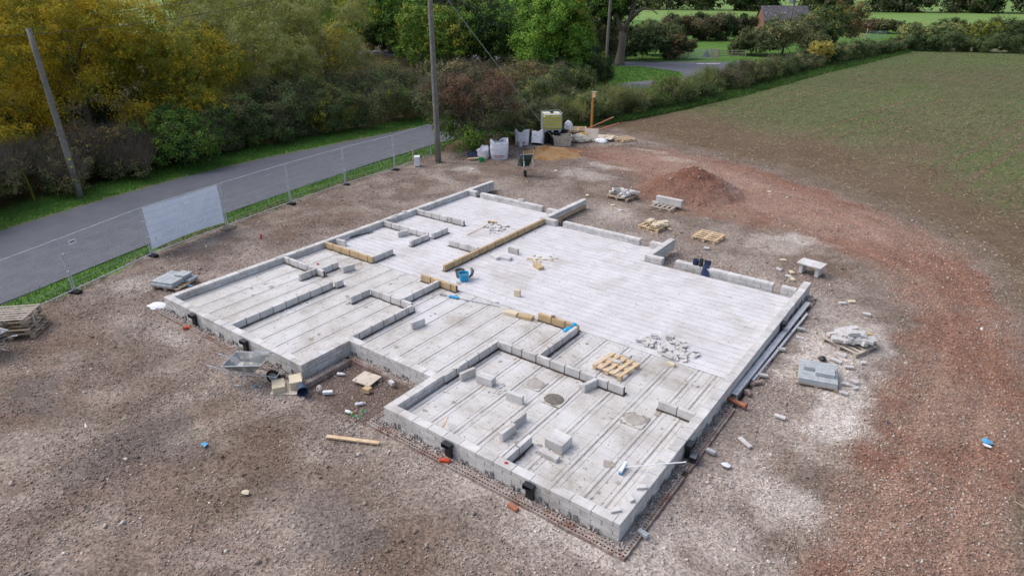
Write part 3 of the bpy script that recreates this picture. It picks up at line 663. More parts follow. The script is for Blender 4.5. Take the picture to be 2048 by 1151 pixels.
part('far leg of the further T-shaped partition','v',2.85,8.99,9.85,starts=[8.99,9.1,9.5,9.86])
part('furthest grey partition off the lane-side wall','u',10.76,.22,2.84,starts=[.22,.66,1.1,1.54,1.98,2.2,2.66,2.85])
part('three-block grey stub joining the long yellow partition','u',8.8,3.8,5.2)
part('long yellow block partition running to the back wall','v',5.32,6.9,12.92,mat='tan_block',group='yellow block partition walls')
part('yellow block partition by the blue bucket','u',5.86,5.19,6.72,mat='tan_block',group='yellow block partition walls',starts=[5.19,5.63,6.07,6.5,6.73])
part('grey partition running down from the blue bucket','v',6.01,4.24,5.85)
part('grey middle partition with a hooked end','u',4.12,4.7,6.46,starts=[4.7,5.1,5.18,5.6,6.03,6.47])
part('two-block grey hook of the middle partition','v',4.68,3.36,4.12)
part('grey partition running up from the left porch corner','v',6.58,1.785,4.12,starts=[1.785,2.02,2.47,2.92,3.37,3.82,3.9,4.13])
part('grey partition running up from the right porch corner','v',9.93,1.785,3.9,starts=[1.785,2.22,2.66,3.11,3.55,3.91])
part('long grey partition in the front room, towards the pallet','u',3.88,9.95,13.68,starts=[9.95,10.4,10.72,11.17,11.6,12.04,12.48,12.92,13.26,13.69])
part('grey partition with the blue gloves on it','v',11.22,3.99,5.84,starts=[3.99,4.43,4.65,5.06,5.45,5.85])
part('yellow three-block partition by the blue gloves','u',5.86,9.86,11.2,mat='tan_block',group='yellow block partition walls')
part('two-block grey partition off the right wall','u',3.87,14.56,15.42)
part('two-block grey stub off the near front wall','v',12.98,.225,1.13)
# cavity debris and outer brick leaf
def cavity(name,x0,y0,x1,y1,z,parent):
    st=.07; nx_=max(2,int((x1-x0)/st)); ny_=max(2,int((y1-y0)/st)); X,Y=np.meshgrid(np.linspace(x0,x1,nx_),np.linspace(y0,y1,ny_),indexing='ij')
    Z=z+(fbm(X.ravel(),Y.ravel(),.25,3,77)-.5)*.07; I=np.arange(nx_*ny_).reshape(nx_,ny_)
    return np_mesh(name,np.stack([X.ravel(),Y.ravel(),Z],1),np.stack([I[:-1,:-1].ravel(),I[1:,:-1].ravel(),I[1:,1:].ravel(),I[:-1,1:].ravel()],1),'debris',parent,None,True)
def brick_mesh(rows=1,n=3):
    mb=MB(); X,Y,Z=.215,.1,.065; xs=[-X/2]; 
    for i in range(n):
        c=-X/2+X*(i+.5)/n; xs+=[c-.02,c+.02]
    xs.append(X/2); ys=[-Y/2,-.022,.022,Y/2]
    idx={}
    for i,xx in enumerate(xs):
        for j,yy in enumerate(ys): idx[i,j]=len(mb.v); mb.v.append(Vector((xx,yy,Z/2)))
    for i in range(len(xs)-1):
        for j in range(3):
            q=(idx[i,j],idx[i+1,j],idx[i+1,j+1],idx[i,j+1])
            if j==1 and i%2==1:
                o=len(mb.v)
                for k_ in q: p=mb.v[k_]; mb.v.append(Vector((p.x,p.y,-Z/2+.01)))
                mb.f.append((o,o+1,o+2,o+3)); 
                for k_ in range(4): mb.f.append((q[k_],q[(k_+1)%4],o+(k_+1)%4,o+k_))
            else: mb.f.append(q)
    mb.add([(-X/2,-Y/2,-Z/2),(X/2,-Y/2,-Z/2),(X/2,Y/2,-Z/2),(-X/2,Y/2,-Z/2),(-X/2,-Y/2,Z/2),(X/2,-Y/2,Z/2),(X/2,Y/2,Z/2),(-X/2,Y/2,Z/2)],[(0,1,5,4),(1,2,6,5),(2,3,7,6),(3,0,4,7)])
    return mb.mesh('brick',recalc=False)
BM=brick_mesh()
def leaf(label,axis_,c,a,b,zt,courses=1,skip=0.0,hole=True):
    cx,cy=((a+b)/2,c) if axis_=='u' else (c,(a+b)/2); t=thing('brick_footing',label,'brick course',(cx,cy,0))
    for k in range(courses):
        s=a-(.1125 if k%2 else 0); z=zt-.0325-k*.075
        while s<b-.1:
            if s>=a-.12 and random.random()>=skip:
                m=s+.1075; p=(m-cx,0) if axis_=='u' else (0,m-cy)
                put('brick',BM,'brick',t,(p[0]+random.uniform(-.003,.003),p[1]+random.uniform(-.004,.004),z+random.uniform(-.003,.003)),rz=(0 if axis_=='u' else R(90))+random.uniform(-.012,.012))
            s+=.225
    mb=MB(); mb.box((0,0,zt-courses*.0375-.045),(b-a-.02,.085,courses*.075-.02) if axis_=='u' else (.085,b-a-.02,courses*.075-.02)); mb.build('mortar','mortar',t)
    return t
leaf('outer line of holed bricks in the ground along the near front wall','u',-.25,9.4,15.9,.075)
leaf('inner line of holed bricks, close against the near front wall','u',-.137,9.9,15.7,.06,skip=.12)
leaf('outer line of bricks along the left front wall, partly under dirt','u',-.22,-.2,6.95,.062,skip=.1)
leaf('brick edging of the porch recess, left side','v',6.93,-.16,1.32,.08,2)
leaf('brick edging of the porch recess, back side','u',1.37,6.99,9.36,.08,2)
leaf('brick edging of the porch recess, right side','v',9.43,-.19,1.31,.08,2)
leaf('line of holed bricks along the right wall, from the near corner to the clay pipe','v',15.87,-.19,5.2,.065,skip=.06)
leaf('line of bricks along the right wall beyond the clay pipe','v',15.90,6.0,12.6,.055,skip=.15)
t=structure(thing('cavity_fill',None,None,(0,0,0)))
for (x0,y0,x1,y1,z) in ((-.2,-.17,6.9,.0,.035),(6.7,-.17,6.88,1.33,.045),(6.7,1.42,9.67,1.56,.045),(9.48,-.08,9.67,1.56,.045),(9.4,-.2,15.82,.0,.03),(15.65,-.2,15.82,12.7,.03),(-.25,-.17,.0,16.2,.02)): cavity('debris',x0,y0,x1,y1,z,t)
xs_=[];
for (x0,y0,x1,y1,n) in ((-.2,-.17,6.9,-.01,500),(6.72,-.17,6.88,1.3,150),(6.7,1.43,9.6,1.55,220),(9.5,-.08,9.66,1.5,120),(9.4,-.18,15.8,-.01,700),(15.67,0,15.82,12.5,900)):
    xs_.append(np.stack([rng.uniform(x0,x1,n),rng.uniform(y0,y1,n),np.full(n,.05)],1))
P_=np.concatenate(xs_); o=scatter('mortar_crumbs',P_,rng.uniform(.01,.035,len(P_)),'stone','box',np.clip(A(176,168,164)*rng.uniform(.6,1.25,(len(P_),1)),0,.8)); o['kind']='stuff'
# crumbs and mortar droppings over the floor
x=rng.uniform(.3,15.3,9000); y=rng.uniform(.3,13.5,9000); ok=~((x>6.4)&(x<9.95)&(y<1.85))&(rng.random(9000)<sstep(.45,.75,fbm(x,y,1.3,4,91))*np.where(y>6.1,.35,1)*np.where((x>10.3)&(y>11.7),0,1)*np.where((x>5.1)&(y>12.9),0,1)); x=x[ok]; y=y[ok]
o=scatter('floor_crumbs',np.stack([x,y,np.full(len(x),F+.005)],1),rng.uniform(.004,.016,len(x)),'stone','oct',np.clip(A(128,116,106)*rng.uniform(.6,1.6,(len(x),1)),0,.8)); o['kind']='stuff'
rn=random.Random(31); mb=MB()
for i in range(150):
    x=rn.uniform(.5,15.2); y=rn.uniform(.5,6.2)
    if 6.3<x<10 and y<1.95: continue
    if rn.random()<.55:   # more of them along the partitions
        px_,py_=rn.choice([(3.4,rn.uniform(.5,4)),(rn.uniform(.4,2.4),4.05),(rn.uniform(.4,2.7),5.8),(6.65,rn.uniform(2,4)),(10.05,rn.uniform(2,3.8)),(rn.uniform(10,13.7),3.8),(11.35,rn.uniform(4,5.8)),(5.45,rn.uniform(7,12.6)),(rn.uniform(14.6,15.3),3.75),(rn.uniform(12.0,13.0),2.4),(13.1,rn.uniform(.4,1.1)),(6.15,rn.uniform(4.3,5.7)),(rn.uniform(4.8,6.4),4.0),(6.2,6.6)]); x=px_+rn.gauss(0,.12); y=py_+rn.gauss(0,.12)
    r_=rn.uniform(.02,.10)*(1 if rn.random()<.85 else 1.7); n=9; ph=rn.uniform(0,6)
    vs=[(x,y,F+.012)]+[(x+r_*rn.uniform(.5,1.2)*math.cos(2*math.pi*k/n+ph),y+r_*rn.uniform(.35,1.0)*math.sin(2*math.pi*k/n+ph),F+.004) for k in range(n)]
    mb.add(vs,[(0,1+k,1+(k+1)%n) for k in range(n)])
pmat('dropping',rgb(140,131,123),rgb(170,163,156),20,.95,.4,60); o=mb.build('mortar_droppings','dropping',recalc=False); o['kind']='stuff'
#@@PART3
# ---------------------------------------------------------------- loose blocks on the slab
def loose(label,p,d,rz,z,mat='block',cat='block',name='concrete_block',group=None,rx=0,ry=0,chip=.003):
    o=MB().cbox(d,.006,chip).build(name,mat,None,(p[0],p[1],z+d[2]/2)); o.rotation_euler=(rx,ry,rz); tag(o,label,cat,group); return o
def ends(a,b): return ((a[0]+b[0])/2,(a[1]+b[1])/2),math.atan2(b[1]-a[1],b[0]-a[0])
BL=(.44,.1,.215)
def upb(label,a,b,side=-1,mat='block',L=.44):
    "block on edge whose front top edge runs a-b"
    (c,r_)=ends(a,b); nrm=(-math.sin(r_),math.cos(r_)); return loose(label,(c[0]+nrm[0]*.05,c[1]+nrm[1]*.05),(L,.1,.215),r_,F+.004,mat)
upb('grey block standing askew beside the right porch partition',(10.2,2.08),(10.3,2.5))
loose('front one of two grey blocks standing side by side near the porch partition',(10.73,2.33),BL,.12,F+.004); loose('rear one of two grey blocks standing side by side near the porch partition',(10.72,2.44),BL,.12,F+.004)
upb('grey block on edge left of the dark mortar board',(11.53,2.11),(11.97,2.16))
upb('grey block on edge with mortar blobs on top, near the short wood batten',(12.43,.82),(12.46,1.26))
upb('grey block on edge right behind the blob-topped one, near the front wall',(12.37,1.3),(12.40,1.74))
for i,l in enumerate(('front block of the four standing together in the near room','second block of the four standing together in the near room','third block of the four standing together in the near room','rear block of the four standing together in the near room')):
    loose(l,(13.44,1.28+.1015*i),BL,-.02,F+.004)
loose('grey block lying flat in front of the four standing together',(13.5,1.0),(.44,.215,.1) if 0 else (.44,.14,.1),-.03,F+.004)
upb('lone grey block on edge in the middle left room',(7.34,3.28),(7.43,3.7))
upb('grey block on edge in front of the yellow partition, in the big room',(5.97,9.57),(6.41,9.57))
upb('pale block on edge leaning at the front-room partition',(12.88,3.44),(12.99,3.86))
upb('grey block on edge tucked behind the yellow lane-side partition',(.3,6.4),(.7,6.45))
upb('grey block on edge standing alone left of the middle partition',(2.62,4.8),(2.70,5.2))
upb('grey block on edge in front of the second lane-side partition',(1.64,8.3),(1.79,8.72))
loose('small pale block standing upright on the big room floor',(8.43,6.80),(.2,.1,.22),.2,F+.004,'pale_block')
loose('pale yellow block lying flat left of the yellow partition by the gloves',(9.03,5.68),(.42,.215,.1),.12,F+.004,'pale_block')
loose('yellow block lying flat next to the yellow partition by the gloves',(9.52,5.74),(.44,.215,.1),.2,F+.004,'tan_block')
loose('grey block lying flat in the big room, left one of a pair',(5.93,8.9),(.44,.215,.1),-.33,F+.004); loose('grey block lying flat in the big room, right one of a pair',(6.3,9.0),(.44,.215,.1),.15,F+.004)
loose('pale yellow block lying by the beige rubble in the big room',(7.68,9.05),(.44,.215,.1),-.48,F+.004,'tan_block')
loose('small white cut block beside the leaning pale block',(12.74,3.62),(.22,.1,.1),-.05,F+.004,'rubble')
loose('small pink block piece at the end of the rubble on the slab',(14.02,5.82),(.2,.1,.09),-.1,F,'pale_block')
loose('small grey chunk on the slab near the right wall',(14.86,5.32),(.2,.06,.05),-.5,F,'block')
loose('white block lying behind the pallet on the slab',(13.0,5.35),(.24,.14,.09),-.1,F+.12,'rubble')
for l,(x,y,a,s) in {'grey brick chunk on the right wall top, furthest from the near corner':(15.53,1.07,.7,.2),'grey brick chunk on the right wall top, middle one':(15.49,.68,-.5,.19),'grey sliver of block on the very corner of the near wall':(15.42,.25,.9,.2)}.items():
    loose(l,(x,y),(s,.1,.05),a,T+.002,'block',chip=.006)
for l,(p,a,d) in {'white slip of board on the left porch partition':((6.54,1.93),.5,(.16,.08,.012)),'white slip of board on the right porch partition':((9.9,2.2),.9,(.2,.09,.012)),'white slip of board on the partition by the hook':((9.86,3.55),-.4,(.22,.08,.012)),'thin pale slip on the long lane-side wall':((.1,4.1),1.4,(.4,.1,.012)),'thin grey slip on the far lane-side wall':((.1,9.6),1.5,(.35,.12,.02)),'square pale piece on the far lane-side wall':((.07,10.2),1.2,(.18,.14,.04))}.items():
    loose(l,p,d,a,T+.003,'rubble','offcut','offcut')
loose('pale block set on the far end wall of the top left room',(3.15,14.28),(.25,.1,.1),.05,T+.002,'block')
# mortar boards on the slab
def board(label,P,z,mat,th=.02,heap=False,name='mortar_board',rot=None):
    c=Vector((sum(p[0] for p in P)/len(P),sum(p[1] for p in P)/len(P),z)); t=thing(name,label,'board',c)
    mb=MB(); n=len(P); vs=[(p[0]-c.x,p[1]-c.y,0) for p in P]+[(p[0]-c.x,p[1]-c.y,th) for p in P]
    mb.add(vs,[tuple(range(n,2*n)),tuple(reversed(range(n)))]+[(i,(i+1)%n,n+(i+1)%n,n+i) for i in range(n)]); mb.build('panel',mat,t)
    if heap:
        n=22; hb=MB(); vs=[]; f=[]; rr=.215
        for i in range(n):
            for j in range(n):
                u,v=(i/(n-1)-.5)*2,(j/(n-1)-.5)*2; q=max(0,1-(u*u+v*v)**.5); zz=th+.004+(.04 if heap==1 else .018)*q**.5*(.5+float(fbm(np.array([i*.3+z]),np.array([j*.3]),1,3,5)[0])) if q>0 else th-.01
                vs.append((u*rr*1.15,v*rr,zz))
        f=[(i*n+j,(i+1)*n+j,(i+1)*n+j+1,i*n+j+1) for i in range(n-1) for j in range(n-1)]
        hb.add(vs,f).build('mortar_heap','wet_mortar' if heap==1 else 'stale_mortar',t,smooth=True)
    return t
def rcorn(c,sx,sy,a,r_=.06):
    P=[]
    for (qx,qy,s) in ((1,1,0),(-1,1,90),(-1,-1,180),(1,-1,270)):
        for k in range(4):
            t=R(s+30*k); P.append((qx*(sx/2-r_)+r_*math.cos(t),qy*(sy/2-r_)+r_*math.sin(t)))
    ca,sa=math.cos(a),math.sin(a); return [(c[0]+x*ca-y*sa,c[1]+x*sa+y*ca) for x,y in P]
board('square mortar board covered in dark dried mortar',rcorn((12.45,2.77),.56,.48,.03),F+.006,'mortar_board',.02,1)
board('pale square mortar board behind the dark one',rcorn((11.72,3.05),.47,.47,.02),F+.006,'mortar_board',.016,2)
board('stained square board near the right wall of the front room',rcorn((14.33,3.19),.56,.52,.02),F+.006,'mortar_board',.02,2)
board('pale square board lying in the porch recess',rcorn((7.95,1.0),.56,.5,.15,.02),.005,'board',.03)
# rubble heaps: each large enough piece a part
def heap(label,pts,mat='rubble',name='rubble_heap',cat='rubble'):
    c=pts[0]; t=thing(name,label,cat,(c[0],c[1],c[2]))
    for (x,y,z,l,w_,h,rz,rx) in pts:
        o=MB().cbox((l,w_,h),.006,.007).build('broken_block',mat,t,(x-c[0],y-c[1],z-c[2]+h/2)); o.rotation_euler=(rx,random.uniform(-.1,.1),rz)
    return t
rr=random.Random(5)
P_=[]
for i in range(74):
    a=rr.random(); x=12.95+1.35*a+rr.gauss(0,.08); y=6.52+.12*math.sin(a*6)+rr.gauss(0,.17)*(1.25-abs(a-.5))
    l=rr.uniform(.12,.32); P_.append((x,y,F+rr.choice([0,0,0,.02,.04]),l,rr.uniform(.07,.14),rr.uniform(.025,.07),rr.gauss(2.2,.6),rr.uniform(-.3,.3)))
for (x,y,l,w_,h,a) in ((13.05,6.85,.22,.1,.1,.6),(13.45,7.0,.2,.12,.14,.1),(13.75,7.0,.36,.1,.1,-.3),(13.95,6.75,.2,.12,.12,.9),(13.6,6.55,.44,.14,.05,-.5),(13.85,6.45,.44,.13,.06,-.45),(14.2,6.75,.3,.1,.05,.5)):
    P_.append((x,y,F+.03,l,w_,h,a,.1))
heap('spread heap of broken white blocks on the slab between pallet and right wall',P_)
P_=[]
for i in range(46):
    P_.append((rr.gauss(4.0,.22),rr.gauss(11.35,.26),F+rr.choice([0,.01,.03]),rr.uniform(.06,.17),rr.uniform(.05,.1),rr.uniform(.015,.04),rr.uniform(0,3),rr.uniform(-.4,.4)))
heap('swept heap of white block chips beside the broom',P_)
P_=[]
for i in range(40):
    a=rr.random(); P_.append((6.9+.75*a+rr.gauss(0,.12),9.45+.35*a+rr.gauss(0,.14)*(1+a),F+rr.choice([0,.005,.01]),rr.uniform(.05,.14),rr.uniform(.04,.1),rr.uniform(.012,.03),rr.uniform(0,3),rr.uniform(-.2,.2)))
heap('thin scatter of beige block chips in the middle of the big room',P_,'pale_block')
P_=[(11.15+rr.gauss(0,.1),2.33+rr.gauss(0,.12),F+.002,rr.uniform(.04,.09),rr.uniform(.03,.07),.02,rr.uniform(0,3),0) for i in range(16)]
heap('little scatter of white chips left of the mortar boards',P_)
# ---------------------------------------------------------------- pallets
def pallet(label,c,rz,L=1.2,W=1.0,nt=7,mat='grey_wood',z=0.0,group=None,wd=.09,tilt=0,bottom=3,h=.14):
    t=thing('pallet',label,'pallet',(c[0],c[1],z),rz,group,rot=(tilt,0,rz))
    # boards run along local x (length L), bearers across them (local y)
    for k in range(3):
        x=-L/2+.06+(L-.12)*k/2
        for q in (-1,0,1):
            b=MB(); b.cbox((.1,.11,h-.045),.003,.002); b.build('foot_block',mat,t,(x,q*(W/2-.055),.022+(h-.045)/2))
        b=MB(); b.cbox((.1,W,.02),.003,.002); b.build('bearer',mat,t,(x,0,h-.022+.0))
        if bottom: b=MB(); b.cbox((.1,W,.018),.003,.002); b.build('bottom_board',mat,t,(x,0,.010))
    for k in range(nt):
        y=-W/2+wd/2+(W-wd)*k/(nt-1)
        b=MB(); b.cbox((L,wd,.022),.003,.002); b.build('top_board',mat,t,(random.uniform(-.01,.01),y+random.uniform(-.008,.008),h+.001),rz=random.uniform(-.01,.01))
    return t
pallet('clean light wood pallet lying on the slab beside the rubble',(12.95,4.86),R(83),.86,.86,5,'wood',F,wd=.1,bottom=0,h=.13)
loose('thin white board offcut resting on the slab pallet',(12.93,4.95),(.2,.14,.03),.3,F+.15,'rubble','offcut','offcut')
def ptop(t,fn): return fn
pallet('grey pallet heaped with broken white blocks, left of the red heap',(5.85,18.62),R(-6),1.15,1.0,7,'old_wood')
P_=[(5.85+rr.gauss(0,.25),18.6+rr.gauss(0,.22),.16+abs(rr.gauss(0,.09)),rr.uniform(.22,.42),rr.uniform(.1,.2),rr.uniform(.08,.12),rr.uniform(0,3),rr.uniform(-.35,.35)) for i in range(26)]
heap('pile of broken white blocks on the pallet left of the red heap',P_)
pallet('pallet with two large grey blocks at the foot of the red heap',(8.1,18.35),R(88),.95,1.0,5,'grey_wood')
loose('left one of two large grey blocks on the pallet by the red heap',(7.9,18.55),(.62,.2,.3),-.05,.153); loose('right one of two large grey blocks on the pallet by the red heap',(8.52,18.52),(.62,.2,.3),-.05,.153)
loose('small grey block beside the two large ones on a pallet',(7.66,18.3),(.3,.1,.1),0,.153)
pallet('small pallet carrying broken yellow blocks',(8.85,15.7),R(84),1.0,.92,5,'wood')
P_=[(8.95+rr.gauss(0,.2),15.75+rr.gauss(0,.18),.155+abs(rr.gauss(0,.05)),rr.uniform(.25,.42),rr.uniform(.12,.2),rr.uniform(.09,.12),rr.uniform(0,3),rr.uniform(-.3,.3)) for i in range(9)]
heap('pile of broken yellow blocks on a small pallet',P_,'pale_block')
t=pallet('empty upturned pallet between yellow-block pallet and block table',(11.1,15.8),R(-3),1.0,.95,5,'wood',wd=.08)
pallet('pallet heaped with broken white blocks beside the red track',(17.4,10.05),R(-24),1.1,1.0,6,'grey_wood')
P_=[(17.45+rr.gauss(0,.24),10.1+rr.gauss(0,.2),.155+abs(rr.gauss(0,.1)),rr.uniform(.22,.44),rr.uniform(.12,.215),rr.uniform(.07,.12),rr.uniform(0,3),rr.uniform(-.3,.3)) for i in range(32)]
heap('pile of broken white blocks on the pallet beside the red track',P_)
loose('yellow block on the broken-block pallet beside the red track',(17.72,10.35),(.3,.15,.12),.3,.25,'tan_block')
pallet('low pallet under the neat grey block stack near the red track',(17.1,7.72),R(14),.98,.93,6,'old_wood',h=.08)
def stack(label,c,rz,z,rows,mat='block',name='block_stack'):
    t=thing(name,label,'blocks',(c[0],c[1],z),rz)
    for (x,y,zz,d) in rows: put('block',blockmesh(d),mat,t,(x+random.uniform(-.004,.004),y+random.uniform(-.004,.004),zz+d[2]/2),rz=random.uniform(-.01,.01))
    return t
pmat('new_block',rgb(158,164,168),rgb(176,182,186),4,.9,.35,60,objvar=.05)
rows_=[]
for i in range(2):
    for j in range(9): rows_.append((-.225+.45*i,-.44+.11*j,0,(.44,.1,.14)))
for (i,j) in ((-.12,-.0),(-.12,.11),(-.12,.22),(.15,-.2),(.15,-.09),(.15,.02),(.15,.13)): rows_.append((i,j,.142,(.44,.1,.1)))
stack('neat stack of new grey blocks on a low pallet near the red track',(17.1,7.75),R(14),.093,rows_,'new_block')
pallet('pallet under the paver stack outside the left corner',(-1.5,1.1),R(20),1.05,.95,6,'old_wood')
rows_=[]
for i in range(5):
    for j in range(10):
        if not (i==4 and j<6): rows_.append((-.42+.21*i,-.45+.1*j,.0,(.2,.095,.08)))
for i in range(4):
    for j in range(9): rows_.append((-.42+.21*i,-.3+.1*j-.1,.082,(.2,.095,.08)))
for i in range(2):
    for j in range(4): rows_.append((.05+.21*i,.12+.1*j,.164,(.2,.095,.06)))
stack('stack of small grey pavers on a pallet outside the left corner',(-1.5,1.1),R(20),.155,rows_,'new_block')
loose('blue strap end by the paver stack',(-.93,1.3),(.14,.06,.03),.4,.08,'light_blue','strap','strap')
for k in range(4):
    pallet(['bottom pallet of the old pile by the fence','second lowest pallet of the old pile by the fence','second highest pallet of the old pile by the fence','top pallet of the old pile by the fence, pale boards'][k],(-2.15+random.uniform(-.1,.1)-(.06*k),-3.25+random.uniform(-.08,.08)),R(48)+random.uniform(-.06,.06),1.25,1.0,5 if k<3 else 7,'old_wood' if k<3 else 'grey_wood',.145*k,'old pallets piled by the fence',wd=.075)
# concrete-slab table on two blocks
t=thing('block_table','low table of a white slab on two upright blocks','table',(15.22,14.56,0),R(-8))
MB().cbox((.82,.55,.05),.006,.004).build('slab','block',t,(0,0,.385)); 
for s in(-1,1): MB().cbox((.12,.4,.34),.005,.003).build('leg','block',t,(s*.27,0,.19))
# ---------------------------------------------------------------- periscope vents
def vent(label,c,rz,h=.34,cap=True,z=.06):
    t=thing('periscope_vent',label,'vent',(c[0],c[1],z),rz,'black periscope vents on the outer walls')
    MB().box((0,-.035,h/2-.03),(.17,.06,h-.06)).build('duct','black_plastic',t)
    mb=MB(); mb.box((0,-.07,h+.01),(.23,.13,.012)); mb.box((-.109,-.07,h-.035),(.012,.13,.08)); mb.box((.109,-.07,h-.035),(.012,.13,.08)); mb.box((0,-.07,h-.078),(.23,.13,.012)); mb.box((0,-.012,h-.035),(.21,.012,.08)); mb.build('hood','black_plastic',t)
    return t
vent('black periscope vent on the left front wall, nearer the left corner',(1.74,-.015),0); vent('black periscope vent on the left front wall, nearer the wheelbarrow',(4.33,-.015),0)
vent('black periscope vent on the near front wall, left of two',(11.66,-.015),0); vent('black periscope vent on the near front wall, right of two',(13.75,-.015),0)
vent('black periscope vent on the right wall near the clay pipe',(15.665,2.92),R(90)); vent('black periscope vent half hidden behind the steel lintels',(15.665,9.55),R(90))
t=thing('vent_elbow','loose black vent elbow lying on the bricks by the right wall','vent',(15.86,2.86,.1),R(95)); mb=MB(); mb.box((0,0,.06),(.25,.16,.10)); mb.build('body','black_plastic',t); MB().box((0,0,.113),(.22,.13,.006)).build('lid','grey_plastic',t)
# ---------------------------------------------------------------- bricks lying about
for l,(x,y,a) in {'red brick on the ground by the left vent':(1.7,-.28,.9),'red brick below the vent nearest the wheelbarrow':(4.52,-.16,-.3),'red brick on the bricks under the left vent of the near wall':(11.72,-.24,.55)}.items():
    loose(l,(x,y),(.215,.1,.065),a,.07 if x>4 else .02,'red_brick','brick','brick')
loose('dusty pink brick lying below the right vent of the near wall',(13.62,-.42),(.23,.1,.065),-.1,.01,'clay','brick','brick')
for i,(l,x,y,a) in enumerate((('broken brick beside the lintel end, larger one',16.0,6.6,.9),('broken brick beside the lintel end, pale one',16.0,7.0,.3),('red broken brick tucked under the lintel end',15.95,6.0,-.5),('grey brick by the outer brick line, near the black vent elbow',16.05,3.35,-.1),('grey brick on the brick line near the near corner',15.92,.42,-.2),('grey brick beside the lintels, middle of the right wall',16.1,10.1,.2),('pale brick beside the lintels, lower one',15.98,8.6,.5))):
    loose(l,(x,y),(.21,.1,.065),a,.05,('brick','rubble','brick','new_block','new_block','new_block','rubble')[i],'brick','brick')
# lintels
t=tag(MB().box((0,0,0),(.14,6.25,.012)).box((-.064,0,-.025),(.012,6.25,.05)).box((.064,0,-.025),(.012,6.25,.05)).build('steel_lintel','steel',None,(15.78,8.72,.17)),'long grey steel lintel lying along the right wall','lintel'); t.rotation_euler=(0,0,R(-.8))
t=tag(MB().box((0,0,0),(.06,4.6,.012)).box((-.024,0,-.02),(.012,4.6,.05)).box((.024,0,-.02),(.012,4.6,.05)).build('steel_lintel','steel',None,(15.92,8.9,.09)),'second thinner lintel on the yard side of the long one','lintel'); t.rotation_euler=(0,0,R(-1.4))
mb=MB(); mb.lathe([(.055,-.25),(.055,.18),(.068,.19),(.068,.25),(.06,.25),(.05,.1)],14,Matrix.Translation((15.88,5.38,.12))@Matrix.Rotation(R(90),4,'Y')@Matrix.Rotation(R(8),4,'X')); tag(mb.build('clay_pipe','clay',smooth=True),'terracotta drain pipe sticking out from the right wall','pipe')
# ---------------------------------------------------------------- buckets, tools on the slab
def bucket(label,c,z,mat,r_=.155,h=.29,handle='steel',fill=None,rot=None,name='bucket',cat='bucket'):
    t=thing(name,label,cat,(c[0],c[1],z),0,rot=rot)
    mb=MB(); mb.lathe([(r_*.78,0),(r_*.8,.01),(r_,h*.93),(r_*1.06,h*.93),(r_*1.06,h),(r_*.97,h),(r_*.76,.02)],20); mb.build('body',mat,t,smooth=False)
    if handle: MB().tube([(r_*1.05*math.cos(a),r_*1.05*math.sin(a)*.55-.0,h*.95-abs(math.sin(a))*.1) for a in [math.pi*k/8 for k in range(9)]],.005,5).build('handle',handle,t)
    if fill: MB().lathe([(0.001,h*.7),(r_*.9,h*.66)],16).build('contents',fill,t)
    return t
bucket('bright blue bucket standing at the end of the yellow partition',(6.30,6.73),F+.005,'blue_plastic',.17,.27,fill='mortar_light')
bucket('grey mortar-stained bucket behind the bright blue one',(6.0,6.88),F+.005,'old_steel',.16,.25,fill='mortar_light')
tag(MB().tube([(6.3,7.0,F+.03),(6.43,6.98,F+.15),(6.46,7.0,F+.3),(6.36,7.05,F+.33),(6.3,7.12,F+.22)],[.03,.05,.055,.045,.025],8).build('cloth','grey_plastic',smooth=True),'crumpled grey glove on the rim behind the blue bucket','glove')
mb=MB(); mb.tube([(5.42,7.25,T+.16),(5.75,7.1,T+.02),(6.05,6.95,F+.2)],.012,6); tag(mb.build('iron_bar','old_steel'),'dark bar leaning across the end of the yellow partition','bar')
def broom(label,head,end,zh,ze,hmat,smat,bmat,hl=.45,ha=0):
    t=thing('broom',label,'broom',(head[0],head[1],zh))
    MB().tube([(0,0,.07),(end[0]-head[0],end[1]-head[1],ze-zh)],.013,6).build('handle',smat,t)
    MB().cbox((hl,.07,.045),.004,.001).build('head',hmat,t,(0,0,.085),rz=ha); 
    mb=MB(); mb.box((0,0,0),(hl-.02,.06,.07)); mb.build('bristles',bmat,t,(0,0,.035),rz=ha); return t
broom('wooden yard broom with dark bristles lying by the chip heap',(3.55,11.75),(3.62,10.05),F,F+.02,'wood','wood','black_rubber',.42,.15)
broom('white broom resting across the right wall near the corner',(14.9,1.55),(15.95,2.15),F,T+.1,'white_plastic','white_plastic','light_blue',.34,R(98))
t=thing('spirit_level','long thin level staff with a blue grip on the slab','level',(7.45,5.66,F+.012),R(12.2)); MB().cbox((2.05,.03,.03),.003).build('bar','galv',t,(0,0,.012)); MB().cbox((.34,.09,.05),.008).build('grip','blue_plastic',t,(-.55,-.02,.03)); MB().cbox((.22,.09,.02),.004).build('end_piece','old_steel',t,(-.95,.02,.012))
def lump(label,name,cat,c,r_,mat,n=3,flat_=.5,seed=0,aspect=1.0,rz=0):
    bm=bmesh.new(); bmesh.ops.create_icosphere(bm,subdivisions=n,radius=1); rn=random.Random(seed)
    for v in bm.verts:
        p=v.co.copy(); k=1+.28*(float(fbm(np.array([p.x*1.7+seed]),np.array([p.y*1.7+p.z]),.6,3,seed)[0])-.5)*2; v.co=Vector((p.x*r_*k*aspect,p.y*r_*k,max(-.2,p.z)*r_*k*flat_))
    me=bpy.data.meshes.new(name); bm.to_mesh(me); bm.free(); return tag(put(name,me,mat,None,c,rz),label,cat)
lump('blue work gloves crumpled on the grey partition','gloves','gloves',(10.98,5.72,T-.12),.11,'blue_plastic',2,.7,3,1.7,1.2); lump('blue glove on top of the corner of the partition by the yellow blocks','gloves','gloves',(11.06,5.9,T-.02),.08,'blue_plastic',2,.8,4,1.3)
